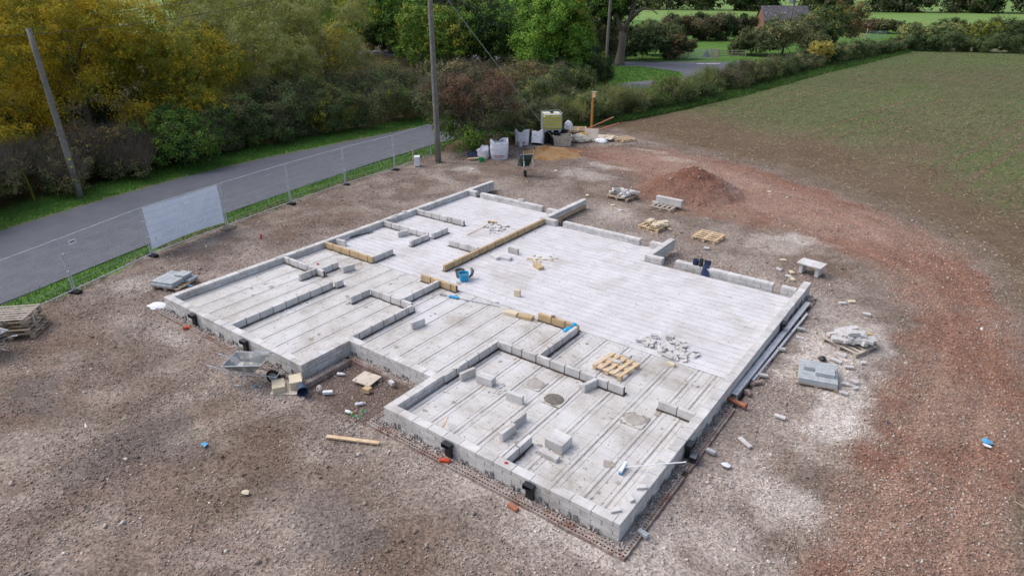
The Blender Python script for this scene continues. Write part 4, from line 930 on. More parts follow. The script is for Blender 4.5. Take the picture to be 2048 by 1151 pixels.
loose('red-brown gadget left on the yellow partition by the gloves',(10.35,5.92),(.12,.08,.05),.4,T+.002,'brick','tool','tool')
loose('bright orange tag on the near front wall',(13.05,.12),(.07,.05,.02),.4,T+.002,'sign_red','tag','tag')
loose('short light wood batten leaning on the near front wall',(11.13,.46),(.04,.42,.03),R(28),T-.06,'wood','batten','wood_batten',rx=-.12)
loose('long pale timber lying on the ground before the near wall',(9.6,-.88),(1.24,.09,.05),R(25.5),.03,'wood','timber','timber')
loose('small bright orange tag on the lane-side wall of the left room',(1.3,4.75),(.06,.06,.04),.2,F,'sign_red','tag','tag')
mb=MB(); mb.tube([(.16,6.9,F+.03),(.28,7.5,F+.06),(.42,8.1,F+.03)],.02,6); tag(mb.build('level_staff','black_rubber'),'dark staff lying along the lane-side wall','staff')
loose('orange survey marker on the gravel by the fence side',(-3.07,5.42),(.06,.06,.2),.4,.02,'red_brick','marker','survey_marker')
# membrane rolls on the back wall
t=thing('membrane_roll','black damp-proof membrane roll draped over the back wall','roll',(12.42,11.97,T)); MB().lathe([(.07,0),(.07,.26),(.02,.26),(.02,.2)],14,Matrix.Translation((-.12,.0,.0))).build('roll','black_plastic',t,smooth=False)
vs=[];f=[]; 
for i in range(9):
    s=i/8; 
    for j in range(5):
        u=j/4; vs.append((-.05+.05*s+.24*u+.02*math.sin(s*6+u*3),(.06 if s<.2 else -.115-.12*(s-.2)*s)-.02*math.sin(u*5),.22*(1-s*5) +.012 if s<.2 else .012-.25*(s-.2)/.8))
f=[(i*5+j,i*5+j+1,(i+1)*5+j+1,(i+1)*5+j) for i in range(8) for j in range(4)]
MB().add(vs,f).build('loose_end','grey_plastic' if 0 else 'navy_plastic',t,smooth=True)
for i,(z_,l) in enumerate(((0,'lower dark tape roll on the back wall'),(.1,'upper dark tape roll on the back wall'))):
    tag(MB().lathe([(.1,0),(.1,.085),(.05,.085),(.05,.0)],16,Matrix.Translation((12.1,12.0,T+.002+z_))).build('tape_roll','navy_plastic'),l,'roll')
lump('light blue plastic sheet crumpled behind the back wall','plastic_sheet','sheet',(11.75,12.3,.12),.28,'light_blue',2,.6,8,1.4)
# tan blocks on a board, fallen bucket, litter
board('pale board under the two yellow blocks by the wheelbarrow',rcorn((6.68,-.45),.66,.62,.62,.02),.02,'board',.025)
loose('left yellow block on the board by the wheelbarrow',(6.58,-.62),(.3,.42,.16),R(58),.05,'pale_block'); loose('right yellow block on the board by the wheelbarrow',(6.78,-.26),(.3,.42,.2),R(58),.05,'pale_block')
bucket('blue-grey bucket lying on its side by the yellow blocks',(7.05,-.30),.13,'navy_plastic',.13,.27,None,None,rot=(R(90),0,R(60))); MAT['navy2']=pmat('bucket_blue',rgb(58,72,98),rgb(70,84,110),6,.6,.05,60)
for o in COL.objects:
    if o.parent and o.parent.get('label','').startswith('blue-grey bucket'): o.active_material=MAT['bucket_blue']; 
tag(MB().lathe([(.09,0),(.1,.03),(.07,.06),(.02,.07)],14,Matrix.Translation((7.38,-.02,0.04))@Matrix.Rotation(1.0,4,'X')).build('round_stone','concrete_kerb'),'round grey lump beside the fallen bucket','stone')
loose('white plastic pipe offcut in the porch recess',(7.62,.03),(.24,.09,.07),.75,-.03,'white_plastic','offcut','pipe_offcut')
loose('yellow stone block beside the porch board',(8.33,.67),(.2,.16,.12),.2,-.04,'tan_block','stone','stone_block'); loose('white half block in the porch recess',(8.62,1.22),(.18,.1,.09),-.2,.0,'rubble')
def bottle(label,c,a,mat='white_plastic',cap='sign_red',l=.24,r_=.04):
    t=thing('bottle',label,'bottle',(c[0],c[1],c[2]),a); M=Matrix.Rotation(R(90),4,'Y'); MB().lathe([(r_*.9,0),(r_,.02),(r_,l*.65),(r_*.4,l*.85),(r_*.4,l*.92)],12,M,True).build('body',mat,t,smooth=False); MB().lathe([(r_*.42,l*.92),(r_*.42,l)],10,M,True).build('cap',cap,t)
bottle('clear plastic bottle with pink label by the porch bricks',(7.1,.75,-.02),.5); bottle('crushed clear bottle on the porch dirt',(8.52,.12,-.03),.9,cap='white_plastic'); bottle('yellow-capped bottle at the end of the green rope',(8.55,-.2,-.02),.2,cap='yellow_plastic',l=.2)
mb=MB(); mb.tube([(8.72,-.2,.0),(8.85,-.26,.02),(8.98,-.22,.0),(9.06,-.15,.02),(8.96,-.08,.04),(8.88,-.02,.0),(8.94,.06,.03),(9.0,.0,.0),(8.92,-.06,.02),(8.86,.08,.02)],.010,5); tag(mb.build('rope','green_plastic'),'tangle of green rope before the porch recess','rope')
def scrap(label,c,s,mat,seed,name='litter',cat='litter'):
    rn=random.Random(seed); mb=MB(); n=7; vs=[(0,0,.03)]+[(s*rn.uniform(.6,1)*math.cos(2*math.pi*k/n),s*rn.uniform(.4,.8)*math.sin(2*math.pi*k/n),rn.uniform(0,.035)) for k in range(n)]
    vs+= [(x,y,z-.006) for x,y,z in vs]; m_=n+1
    mb.add(vs,[(0,1+k,1+(k+1)%n) for k in range(n)]+[(m_,m_+1+(k+1)%n,m_+1+k) for k in range(n)]+[(1+k,m_+1+k,m_+1+(k+1)%n,1+(k+1)%n) for k in range(n)]); return tag(mb.build(name,mat,None,(c[0],c[1],c[2] if len(c)>2 else .03)),label,cat)
scrap('crumpled blue plastic scrap on the near gravel',(7.12,-2.9,.04),.12,'light_blue',1); scrap('off-white tile fragment on the near gravel',(9.15,-3.22,.04),.1,'pale_block',2,'tile_fragment','tile')
scrap('white torn plastic piece right of the right wall',(16.46,3.14,.05),.13,'white_plastic',3); scrap('bright blue and white wrapper on the red track',(20.72,7.2,.07),.16,'light_blue',4); scrap('white half of the wrapper on the red track',(20.73,7.02,.07),.12,'white_plastic',14); scrap('blue cap lying under the wheelbarrow',(6.02,-.92,.04),.06,'blue_plastic',5)
scrap('blue scrap on the red track behind the grey stack',(18.9,6.7,.05),.05,'navy_plastic',6); lump('white crumpled cement bag outside the left corner','cement_bag','bag',(-.42,-.05,.03),.24,'white_plastic',3,.35,6,1.3,.5); lump('black strapping tangle behind the new block stack','strapping','strapping',(17.0,8.75,.06),.1,'black_plastic',2,.8,9)
for i in range(12):
    (x,y,a,l)=[(17.75,7.85,.2,.16),(17.9,8.1,-.3,.2),(18.0,7.8,.9,.14),(17.8,7.4,.1,.2),(17.65,8.75,.4,.22),(17.3,8.9,-.2,.3),(17.9,9.2,.6,.12),(16.85,5.5,.1,.25),(16.45,4.15,-.6,.2),(16.6,4.05,-.4,.16),(16.2,9.6,.2,.2),(17.35,9.3,-.3,.25)][i]
    loose(['white block chip right of the grey stack','white sliver right of the grey stack','small white chip furthest right of the grey stack','white chip at the near corner of the grey stack','white offcut behind the grey stack, right','long white offcut behind the grey stack','tiny chip near the broken-block pallet','long white sliver on the dusty ground','white sliver between right wall and dusty ground, larger','white sliver between right wall and dusty ground, smaller','grey chip by the lintels','white offcut in front of the broken-block pallet'][i],(x,y),(l,.1,.05),a,.03,'rubble','offcut','block_offcut',chip=.005)
for i,(px,py) in enumerate(((1566,522),(1558,540),(1583,546),(1577,554),(1538,385),(1413,498),(1340,460),(1295,375),(1233,396),(1240,422),(1225,412),(1733,630),(1703,605),(1685,608),(1175,392),(1112,343),(936,408),(945,340),(1585,560))):
    c=at(px,py); loose(['pale brick-shaped offcut left of the slab table','white offcut nearest the back wall','beige offcut in front of the slab table','grey offcut in front of the slab table','pale chunk at the edge of the red track','cream block lying alone below the empty pallet','white sliver right of the yellow-block pallet','white sliver left of the two-block pallet','white sliver near the broken-block pallet, far side','white piece in the gravel before the far pallets','pale sliver in the gravel before the far pallets','small white piece far up the right yard','white piece on the right yard, middle','pale sliver on the right yard, middle','white piece by the long block stub','white lump by the tipped barrow','white piece in the corner of the top left room wall','white sliver on the gravel by the far pole','flat grey offcut by the slab table'][i],(c.x,c.y),(.22,.12,.06),random.uniform(-1,1),.01,['pale_block','rubble','pale_block','block'][i%4],'offcut','block_offcut',chip=.005)
# ---------------------------------------------------------------- wheelbarrows
def barrow(label,M,traymat,grip,name='wheelbarrow'):
    t=thing(name,label,'wheelbarrow',M.translation); t.matrix_world=M
    # tray: x forward (to the wheel), open top
    top=[(-.52,-.36,.60),(.52,-.33,.70),(.52,.33,.70),(-.52,.36,.60)]; bot=[(-.36,-.25,.42),(.22,-.23,.40),(.22,.23,.40),(-.36,.25,.42)]
    def ring(P,s,dz): return [(x*s+.0,y*s,z+dz) for x,y,z in P]
    mb=MB(); vs=top+bot+[(x*.97,y*.96,z-.005) for x,y,z in top]+[(x*.95,y*.93,z+.012) for x,y,z in bot]
    f=[(4,5,6,7)[::-1],(12,13,14,15)]
    for i in range(4):
        j=(i+1)%4; f+=[(i,4+i,4+j,j),(8+i,8+j,12+j,12+i),(i,j,8+j,8+i)]
    mb.add(vs,f); mb.build('tray',traymat,t,recalc=True)
    mb=MB(); mb.tube(top+[top[0]],.013,6); mb.build('rim','galv',t)
    mb=MB()
    for s in(-1,1): mb.tube([(-1.0,s*.27,.56),(-.75,s*.27,.50),(-.3,s*.2,.33),(.25,s*.12,.30),(.72,s*.1,.24)],.016,7)
    mb.tube([(.72,-.1,.24),(.82,-.06,.36),(.82,.06,.36),(.72,.1,.24)],.014,6); mb.build('frame','galv',t)
    for s in(-1,1): MB().tube([(-.42,s*.22,.36),(-.40,s*.25,.03),(-.28,s*.25,.0),(-.16,s*.25,.03),(-.1,s*.18,.31)],.014,6).build('leg','galv',t); MB().tube([(-1.14,s*.27,.585),(-.98,s*.27,.557)],.02,8).build('grip',grip,t)
    M2=Matrix.Translation((.6,0,.19))@Matrix.Rotation(R(90),4,'X'); w_=thing('wheel',None,None,(0,0,0)); w_.parent=t
    MB().lathe([(.13,-.04),(.17,-.045),(.19,-.02),(.19,.02),(.17,.045),(.13,.04),(.13,-.04)],20,M2).build('tyre','black_rubber',w_); MB().lathe([(.13,-.02),(.02,-.03),(.02,.03),(.13,.02)],16,M2).build('rim','tray',w_)
    return t
barrow('galvanised wheelbarrow with dusty tray parked by the left front wall',Matrix.Translation((5.72,-.80,.03))@Matrix.Rotation(R(28),4,'Z')@Matrix.Rotation(R(0),4,'X'),'tray','grip')
barrow('dark green wheelbarrow tipped up on its front by the far gravel',Matrix.Translation((-.1,19.1,.25))@Matrix.Rotation(R(140),4,'Z')@Matrix.Rotation(R(48),4,'Y')@Matrix.Translation((-.55,0,-.3)),'dark_green','black_rubber')
barrow('wheelbarrow cut off by the left edge of view beside the pallets',Matrix.Translation((-1.35,-4.25,.02))@Matrix.Rotation(R(200),4,'Z'),'tray','black_rubber')
tag(MB().tube([(-1.66,-2.95,0),(-1.62,-2.93,.55)],.012,6).build('tube','white_plastic'),'thin white tube leaning against the old pallet pile','tube')
# ---------------------------------------------------------------- fence
FP=[(-2.55,-4.45),(-3.67,-1.13),(-4.78,1.97),(-5.4,5.39),(-5.96,8.92),(-6.37,12.48),(-6.5,15.98),(-7.0,19.4)]
FL=['wire mesh fence panel leaving the left edge of view','wire mesh fence panel with a small white plate','wire mesh fence panel carrying the blue banner','wire mesh fence panel just right of the banner','wire mesh fence panel second to the right of the banner','wire mesh fence panel between banner and white meter box','wire mesh fence panel ending at the tall pole']
for i in range(7):
    a=Vector((*FP[i],0)); b=Vector((*FP[i+1],0)); d=(b-a).normalized(); L=(b-a).length; t=thing('mesh_fence',FL[i],'fence',a,math.atan2(d.y,d.x))
    x0,x1,z0,z1=.04,L-.04,.06,1.86; mb=MB()
    mb.tube([(x0,0,.0),(x0,0,z1)],.019,6); mb.tube([(x1,0,.0),(x1,0,z1)],.019,6); mb.tube([(x0,0,z1),(x1,0,z1)],.017,6); mb.tube([(x0,0,z0+.05),(x1,0,z0+.05)],.017,6); mb.build('frame','galv',t)
    for k in range(6): z=z0+.05+(z1-z0-.05)*(k+1)/7; MB().tube([(x0,0,z),(x1,0,z)],.004,4).build('wire','galv',t)
    mb=MB(); n=int((x1-x0)/.115)
    for k in range(1,n): x=x0+(x1-x0)*k/n; mb.tube([(x,.004,z0+.05),(x,.004,z1)],.0013,3,False)
    mb.build('wire','galv',t)['kind']='stuff'
    for z in (.75,1.35):
        MB().cbox((.14,.05,.035),.005).build('clamp','galv',t,(.0,0,z))
    f=thing('fence_foot','black fence foot, left end of '+FL[i].replace('wire mesh ',''),'fence foot',a+Vector((0,0,.0)),math.atan2(d.y,d.x)+R(90)); MB().cbox((.5,.2,.09),.02).build('block','black_rubber',f,(0,0,.05))
    if i==1: MB().box((.42,-.012,1.62),(.26,.006,.15)).build('plate','sign_white',t); MB().box((.42,-.017,1.63),(.17,.003,.035)).build('plate_print','navy_plastic',t)
    if i==2:
        bt=thing('banner','translucent blue-white advertising banner hung on the fence, print seen reversed','banner',a+d*.0,math.atan2(d.y,d.x))
        N,K=44,24; vs=[]; fs=[]
        def bn(s,v):   # sag and creases
            e=.012+.035*abs(math.sin(s*2.1+v*1.3))*math.sin(math.pi*s)+.03*math.exp(-((s-.78-.25*v)/.03)**2)*(v>.3)+.025*math.exp(-((s-.88+.3*(1-v))/.04)**2)*(v>.45)+.02*math.exp(-((s+v*.35-.42)/.03)**2)*(s<.35)
            return e
        for ii in range(N+1):
            for jj in range(K+1):
                s=ii/N; v=jj/K; vs.append((x0+.03+(x1-x0-.06)*s,.015+bn(s,v),.24+.06*math.sin(math.pi*s)*(1-v)+(1.60-.03*math.sin(math.pi*s)*(v))*v))
        fs=[(ii*(K+1)+jj,(ii+1)*(K+1)+jj,(ii+1)*(K+1)+jj+1,ii*(K+1)+jj+1) for ii in range(N) for jj in range(K)]
        MB().add(vs,fs).build('sheet','banner',bt,smooth=True,recalc=False)
        def word(txt,size,cx,cz,name='lettering',bold=False):
            cu=bpy.data.curves.new('t','FONT'); cu.body=txt; cu.size=size; cu.align_x='CENTER'; cu.align_y='CENTER'; cu.extrude=.001; cu.offset=.006 if bold else .001; cu.resolution_u=2
            to=bpy.data.objects.new('t',cu); COL.objects.link(to); bpy.context.view_layer.update(); me=bpy.data.meshes.new_from_object(to.evaluated_get(bpy.context.evaluated_depsgraph_get())); bpy.data.objects.remove(to)
            for v in me.vertices:   # mirrored: the print faces the lane, seen here from behind
                x,y=v.co.x,v.co.y; v.co=Vector((cx-x,-.012+v.co.z,cz+y))
            me.materials.clear(); o=put(name,me,'banner_print',bt); return o
        c=L/2; word('07376 665520',.30,c-.05,.66,bold=True); word('NEW BUILDS  EXTENSIONS  RENOVATIONS',.125,c+.25,1.0); word('ROOFS & MORE',.10,c+.1,.87); word('OSMINTERS',.19,c+.1,1.36,bold=True); word('BUILDING',.07,c+.1,1.25)
        lo=MB(); 
        def seg(p,q,r_=.018): lo.box(((p[0]+q[0])/2,-.012,(p[1]+q[1])/2),(math.hypot(q[0]-p[0],q[1]-p[1]),.003,r_),ry=-math.atan2(q[1]-p[1],q[0]-p[0]))
        cx=c+.1; seg((cx-.5,1.52),(cx,1.76)); seg((cx,1.76),(cx+.42,1.60)); seg((cx-.42,1.14),(cx,.96+.14)); seg((cx,1.1),(cx+.5,1.3)); lo.box((cx-.05,-.012,1.56),(.1,.003,.12)); lo.box((cx+.07,-.012,1.54),(.1,.003,.1)); seg((cx-.16,1.6),(cx,1.68),.03); seg((cx,1.68),(cx+.15,1.6),.03)
        lo.build('emblem','banner_print',bt)
        for s in (.17,.42): MB().box((s,-.012,.56 if s<.3 else .6),(.17,.003,.2)).build('icon','banner_print',bt)
lump('round tan sack weighing down the banner end','sandbag','sandbag',(-5.2,5.35,.06),.22,'old_wood',3,.5,12,1.5,1.3)
t=thing('meter_box','white electrical box standing on the gravel at the fence end','box',(-6.15,17.35,0),R(-50)); MB().cbox((.42,.3,.5),.015).build('cabinet','white_plastic',t,(0,0,.27)); MB().box((0,-.155,.3),(.2,.02,.2)).build('socket','black_plastic',t); MB().box((0,0,.53),(.44,.32,.02)).build('lid','white_plastic',t)
loose('short wooden peg behind the white electrical box',(-6.7,17.6),(.05,.05,.75),0,0,'wood','peg','peg')
# ---------------------------------------------------------------- poles and wires
def pole(label,c,h,r0_,r1_,lean=(0,0),mat='pole_wood',extras=None,name='utility_pole'):
    t=thing(name,label,'pole',(c[0],c[1],0)); pts=[(lean[0]*k/6,lean[1]*k/6,-.1+(h+.1)*k/6) for k in range(7)]
    MB().tube(pts,[r0_+(r1_-r0_)*k/6 for k in range(7)],12).build('shaft',mat,t,smooth=True); return t
t=pole('weathered grey wooden pole beyond the lane at the left',(-14.91,3.68),7.45,.15,.11,(-.35,.0))
for z in (1.5,1.85): MB().box((.14-.02*z,-.05,z),(.02,.1,.09),rz=-.6).build('plate','yellow_mark',t)
for k in range(6): MB().tube([(-.2-.02*k,-.14,3+.7*k),(-.2-.02*k,-.26,3+.7*k)],.012,5).build('step','old_steel',t)
pole('tall wooden pole at the fence end, rising out of view',(-5.7,18.57),12,.17,.11)
MB().tube([(-5.58,18.42,0),(-5.58,18.42,7.6)],.03,6).build('cable_guard','grey_plastic',COL.objects['utility_pole.001'],loc=(5.7,-18.57,0)) if 'utility_pole.001' in COL.objects else None
pole('thin pole at the corner of the ivy hedge',(-13.83,51.91),12,.15,.11,(.25,0)); 
p4=at(1564,108); t=pole('distant leaning pole with a transformer near the barn',(p4.x,p4.y),9.2,.14,.1,(.8,0)); MB().cbox((.6,.5,.9),.05).build('transformer','sign_grey',t,(.2,0,7.0))
c=at(1361,18); pole('tiny faraway pole in the far field',(c.x*.62,c.y*.62+60),9,.14,.1) if 0 else None
def wire(label,a,b,sag,r_=.012,mat='wire',n=24):
    a=Vector(a);b=Vector(b); pts=[a.lerp(b,k/n)-Vector((0,0,sag*4*(k/n)*(1-k/n))) for k in range(n+1)]; tag(MB().tube(pts,r_,4).build('overhead_wire',mat),label,'wire')
wire('upper dark overhead wire crossing the willows',(-30,-14,7.0),(-5.7,18.57,11.3),.0,.014) if 0 else None
wire('overhead wire from the left pole towards the tall pole',(-15.2,3.68,7.2),(-5.7,18.57,10.2),.5,.012); wire('overhead wire leaving the left pole to the left',(-15.2,3.68,7.2),(-24,-12,7.4),.3,.012)
wire('upper overhead wire above the willows, left of the tall pole',(-22.5,9.5,7.6),(-5.7,18.57,10.9),.35,.014)
wire('pale stay wire slanting down from the tall pole to the heap of sand',(-5.7,18.57,9.5),(-2.45,25.9,.1),.0,.016,'light_wire',8); wire('overhead wire running from the tall pole to the thin pole by the ivy hedge',(-5.7,18.57,11),(-13.8,51.9,10.5),.8,.012)
# ---------------------------------------------------------------- materials dump at the back
def bulkbag(label,c,rz,s=.95,h=.9,print_=True,full=1.0,seed=1,tilt=0):
    t=thing('bulk_bag',label,'bag',(c[0],c[1],0),rz,rot=(tilt,0,rz)); N=12; mb=MB(); vs=[]; f=[]; K=28
    for i in range(N+1):
        z=i/N
        for k in range(K):
            a=2*math.pi*k/K; q=max(abs(math.cos(a)),abs(math.sin(a))); rad=s/2/(q**.82)*(1+.06*math.sin(z*math.pi)*full)*(1-.06*(1-z)*(1-z)); rad*=1+.10*(float(fbm(np.array([math.cos(a)*1.5+seed*3]),np.array([math.sin(a)*1.5+z*2.2]),.35,3,seed)[0])-.5)*2
            zz=h*z+(.10*math.sin(a*2+seed)+.06*math.sin(a*5+seed*2))*z**3; vs.append((rad*math.cos(a),rad*math.sin(a),zz))
    f=[(i*K+k,i*K+(k+1)%K,(i+1)*K+(k+1)%K,(i+1)*K+k) for i in range(N) for k in range(K)]
    o=len(vs); 
    for k in range(K): x,y,z=vs[N*K+k]; vs.append((x*.93,y*.93,z-.02))
    for k in range(K): x,y,z=vs[N*K+k]; vs.append((x*.85,y*.85,h*(.55+.25*full)+.05*math.sin(k)))
    f+=[(N*K+k,N*K+(k+1)%K,o+(k+1)%K,o+k) for k in range(K)]+[(o+k,o+(k+1)%K,o+K+(k+1)%K,o+K+k) for k in range(K)]+[tuple(o+K+k for k in range(K))]
    mb.add(vs,f).build('sack','bag',t,smooth=True)
    for (sx,sy) in ((-1,-1),(1,-1),(1,1)):
        x,y=sx*s*.42,sy*s*.42; MB().tube([(x,y,h*.9),(x*1.12,y*1.12,h*1.06),(x*1.2,y*1.12,h*1.02),(x*1.12,y*1.08,h*.85)],.014,5).build('loop','bag',t)
    if print_: MB().box((0,-s/2*1.075,h*.22),(s*.6,.012,.06)).build('printing','bag_print',t); MB().box((0,-s/2*1.06,h*.13),(s*.5,.012,.02)).build('printing','bag_print',t)
    return t
bulkbag('large upright white bulk bag with red print in front of the bush',(-3.6,21.45),R(38),.98,1.02)
bulkbag('slumped white bulk bag left of the big one',(-4.25,20.85),R(10),.55,.62,False,.3,5,R(14))
bulkbag('white bulk bag standing by the sand, further back',(-4.55,25.0),R(30),.85,.85,True,.5,7,R(-6))
bulkbag('tilted white bulk bag leaning on the tyre stack',(-3.75,25.5),R(20),.75,.8,False,.25,9,R(-32))
lump('navy tarpaulin bundle at the foot of the bush','tarpaulin','tarpaulin',(-4.9,20.75,.1),.36,'navy_tarp',3,.7,4,1.3)
t=thing('timber_bundle','small bundle of pale sawn timbers by the green tub','timber',(-4.35,20.35,.05),R(50))
for k in range(7): MB().cbox((.95+.1*(k%3),.07,.04),.004,.003).build('timber','wood',t,(.04*(k%2),-.18+.08*(k%4),.03+.05*(k//4)),rz=.05*(k%3-1))
bucket('small bright green tub beside the timber bundle',(-3.88,20.15),.02,'green_plastic',.16,.2,None)
bucket('black bucket standing upright near the tipped barrow',(-2.1,21.5),.02,'grey_plastic',.2,.42,'steel'); bucket('black bucket lying over near the tipped barrow',(-1.45,20.95),.16,'grey_plastic',.18,.34,'steel',rot=(R(70),0,R(-30)))
for n_o in ('bucket',): pass
bucket('small white tin with dark label by the bulk bags',(-4.25,24.4),.02,'white_plastic',.14,.34,None)
# IBC tank on tyres
t=thing('ibc_tank','yellow liquid tank in a wire cage on the tyre stacks','tank',(-3.35,26.45,.78),R(42)); S=1.12; H=1.0
MB().cbox((S,S*.95,H*.86),.08).build('bottle','ibc_liquid',t,(0,0,.15+H*.43)); MB().cbox((S*.96,S*.9,.06),.03).build('bottle_top','ibc_top',t,(0,0,.15+H*.86+.03)); MB().lathe([(.12,0),(.12,.06),(.0001,.06)],14).build('cap','black_plastic',t,(0,0,1.1))
for k in range(6):
    z=.15+H*.98*k/5; w_=S/2+.03; MB().tube([(-w_,-w_*.95,z),(w_,-w_*.95,z),(w_,w_*.95,z),(-w_,w_*.95,z),(-w_,-w_*.95,z)],.013,5).build('cage_rail','galv',t)
for q in range(4):
    for k in range(7):
        s=-1+2*k/6; x,y=[(s,-.95),(1,s*.95),(s,.95),(-1,s*.95)][q]; x*=S/2+.03; y*=S/2+.03; MB().tube([(x,y,.12),(x,y,.15+H*.98)],.012,5).build('cage_bar','galv',t)
MB().box((S/2+.045,-.05,.78),(.01,.5,.42)).build('plate','sign_white',t); 
mb=MB()
for k in range(3): mb.box((-.45+.45*k,0,.05),(.12,1.1,.1))
for k in range(5): mb.box((0,-.48+.24*k,.115),(1.15,.1,.025))
mb.build('base','galv',t)
for (dx,dy,s) in ((-.3,-.28,'front left'),(.38,-.1,'front right'),(-.1,.42,'rear left'),(.5,.5,'rear right')):
    for k in range(4):
        tt=MB().lathe([(.19,.02),(.3,.0),(.335,.05),(.335,.14),(.3,.19),(.19,.17),(.19,.02)],18); tag(tt.build('tyre','black_rubber',None,(-3.35+dx+random.uniform(-.03,.03),26.45+dy+random.uniform(-.03,.03),.195*k)),['lowest','second','third','topmost'][k]+' tyre of the '+s+' stack under the tank','tyre','tyres under the yellow tank')
lump('white plastic bag hanging behind the tank','plastic_bag','bag',(-2.65,27.3,.9),.3,'white_plastic',3,1.4,13)
t=thing('mixing_tub','dusty white plastic mixing tub behind the sand','tub',(-2.45,26.35,0),R(35)); mb=MB()
def frus(mb,a,b,h,th=.03):
    o=[(-a,-b),(a,-b),(a,b),(-a,b)]; vs=[(x*.85,y*.85,0) for x,y in o]+[(x,y,h) for x,y in o]+[(x*.93,y*.93,h) for x,y in o]+[(x*.78,y*.78,th) for x,y in o]
    f=[(3,2,1,0),(12,13,14,15)]; 
    for i in range(4): j=(i+1)%4; f+=[(i,j,4+j,4+i),(4+i,4+j,8+j,8+i),(8+i,8+j,12+j,12+i)]
    mb.add(vs,f)
frus(mb,.58,.42,.62); mb.build('body','tub',t); MB().tube([(-.58,-.42,.62),(.58,-.42,.62),(.58,.42,.62),(-.58,.42,.62),(-.58,-.42,.62)],.025,6).build('rim','tub',t)
lump('clear plastic sheeting heaped behind the mixing tub','plastic_sheet','sheet',(-2.1,27.9,.1),.5,'tub',3,.75,17,1.4,.6)
t=thing('tub','square yellow plastic tub against the pallets','tub',(-2.05,28.2,0),R(20)); mb=MB(); frus(mb,.24,.24,.48); mb.build('body','yellow_plastic',t)
# sand
n=46; X,Y=np.meshgrid(np.linspace(-1,1,n),np.linspace(-1,1,n),indexing='ij'); ang=R(45)
rx,ry=X.ravel(),Y.ravel(); d=np.hypot(rx,ry)+(fbm(rx,ry,.5,3,5)-.5)*.3; Z=.34*(1-sstep(.25,1.0,d))*(.55+.8*fbm(rx,ry,.5,3,8))-.03
Vx=-1.75+2.25*rx*math.cos(ang)-1.7*ry*math.sin(ang); Vy=24.0+2.25*rx*math.sin(ang)+1.7*ry*math.cos(ang); I=np.arange(n*n).reshape(n,n)
o=np_mesh('sand_heap',np.stack([Vx,Vy,Z],1),np.stack([I[:-1,:-1].ravel(),I[1:,:-1].ravel(),I[1:,1:].ravel(),I[:-1,1:].ravel()],1),'sand',None,None,True); tag(o,'spread heap of orange builders sand before the tank','sand')
# timber post with box, planks, pallets, board
t=thing('timber_post','tall orange timber post with a small box on top','post',(-3.2,31.2,0)); MB().cbox((.13,.13,2.5),.005).build('post','orange_wood',t,(0,0,1.25)); MB().cbox((.2,.14,.34),.005).build('box','wood',t,(.13,-.05,2.38)); MB().box((.1,-.02,2.57),(.34,.24,.03)).build('cap','grey_wood',t)
loose('reddish plank leaning by the timber post, upper one',(-2.6,31.4),(2.2,.12,.05),R(68),.55,'clay','plank','plank',rx=0,ry=R(-14)); loose('reddish plank leaning by the timber post, lower one',(-2.0,30.9),(2.2,.12,.05),R(60),.35,'clay','plank','plank',rx=0,ry=R(-12))
pallet('pallet propped flat behind the yellow tub',(-3.45,29.9),R(35),1.15,1.15,5,'wood',.2,wd=.08); pallet('lower pallet behind the yellow tub',(-3.5,29.9),R(30),1.15,1.15,5,'old_wood',.04,wd=.08)
pallet('broken pallet lying right of the plywood board',(.15,29.7),R(65),1.1,1.0,6,'wood',.04,wd=.07); pallet('tilted broken pallet beside the white sack',(-.6,29.4),R(100),.9,.9,5,'wood',.08,wd=.07,tilt=R(10))
loose('plywood board leaning upright against the pallets',(-1.55,28.35),(.85,.03,.8),R(22),.0,'board','board','plywood_board',rx=R(-25)); loose('second plywood board lying behind the white sack',(-.9,28.95),(1.1,.7,.03),R(10),.22,'board','board','plywood_board',rx=R(10))
lump('torn white sack with blue corner by the broken pallets','sack','bag',(-.85,28.35,.08),.32,'white_plastic',3,.6,19,1.4)
tag(MB().tube([(.42,22.4,.05),(1.2,21.5,.12),(2.15,20.55,.0)],.014,5).build('steel_bar','old_steel'),'thin bent steel bar lying over the far gravel','bar')
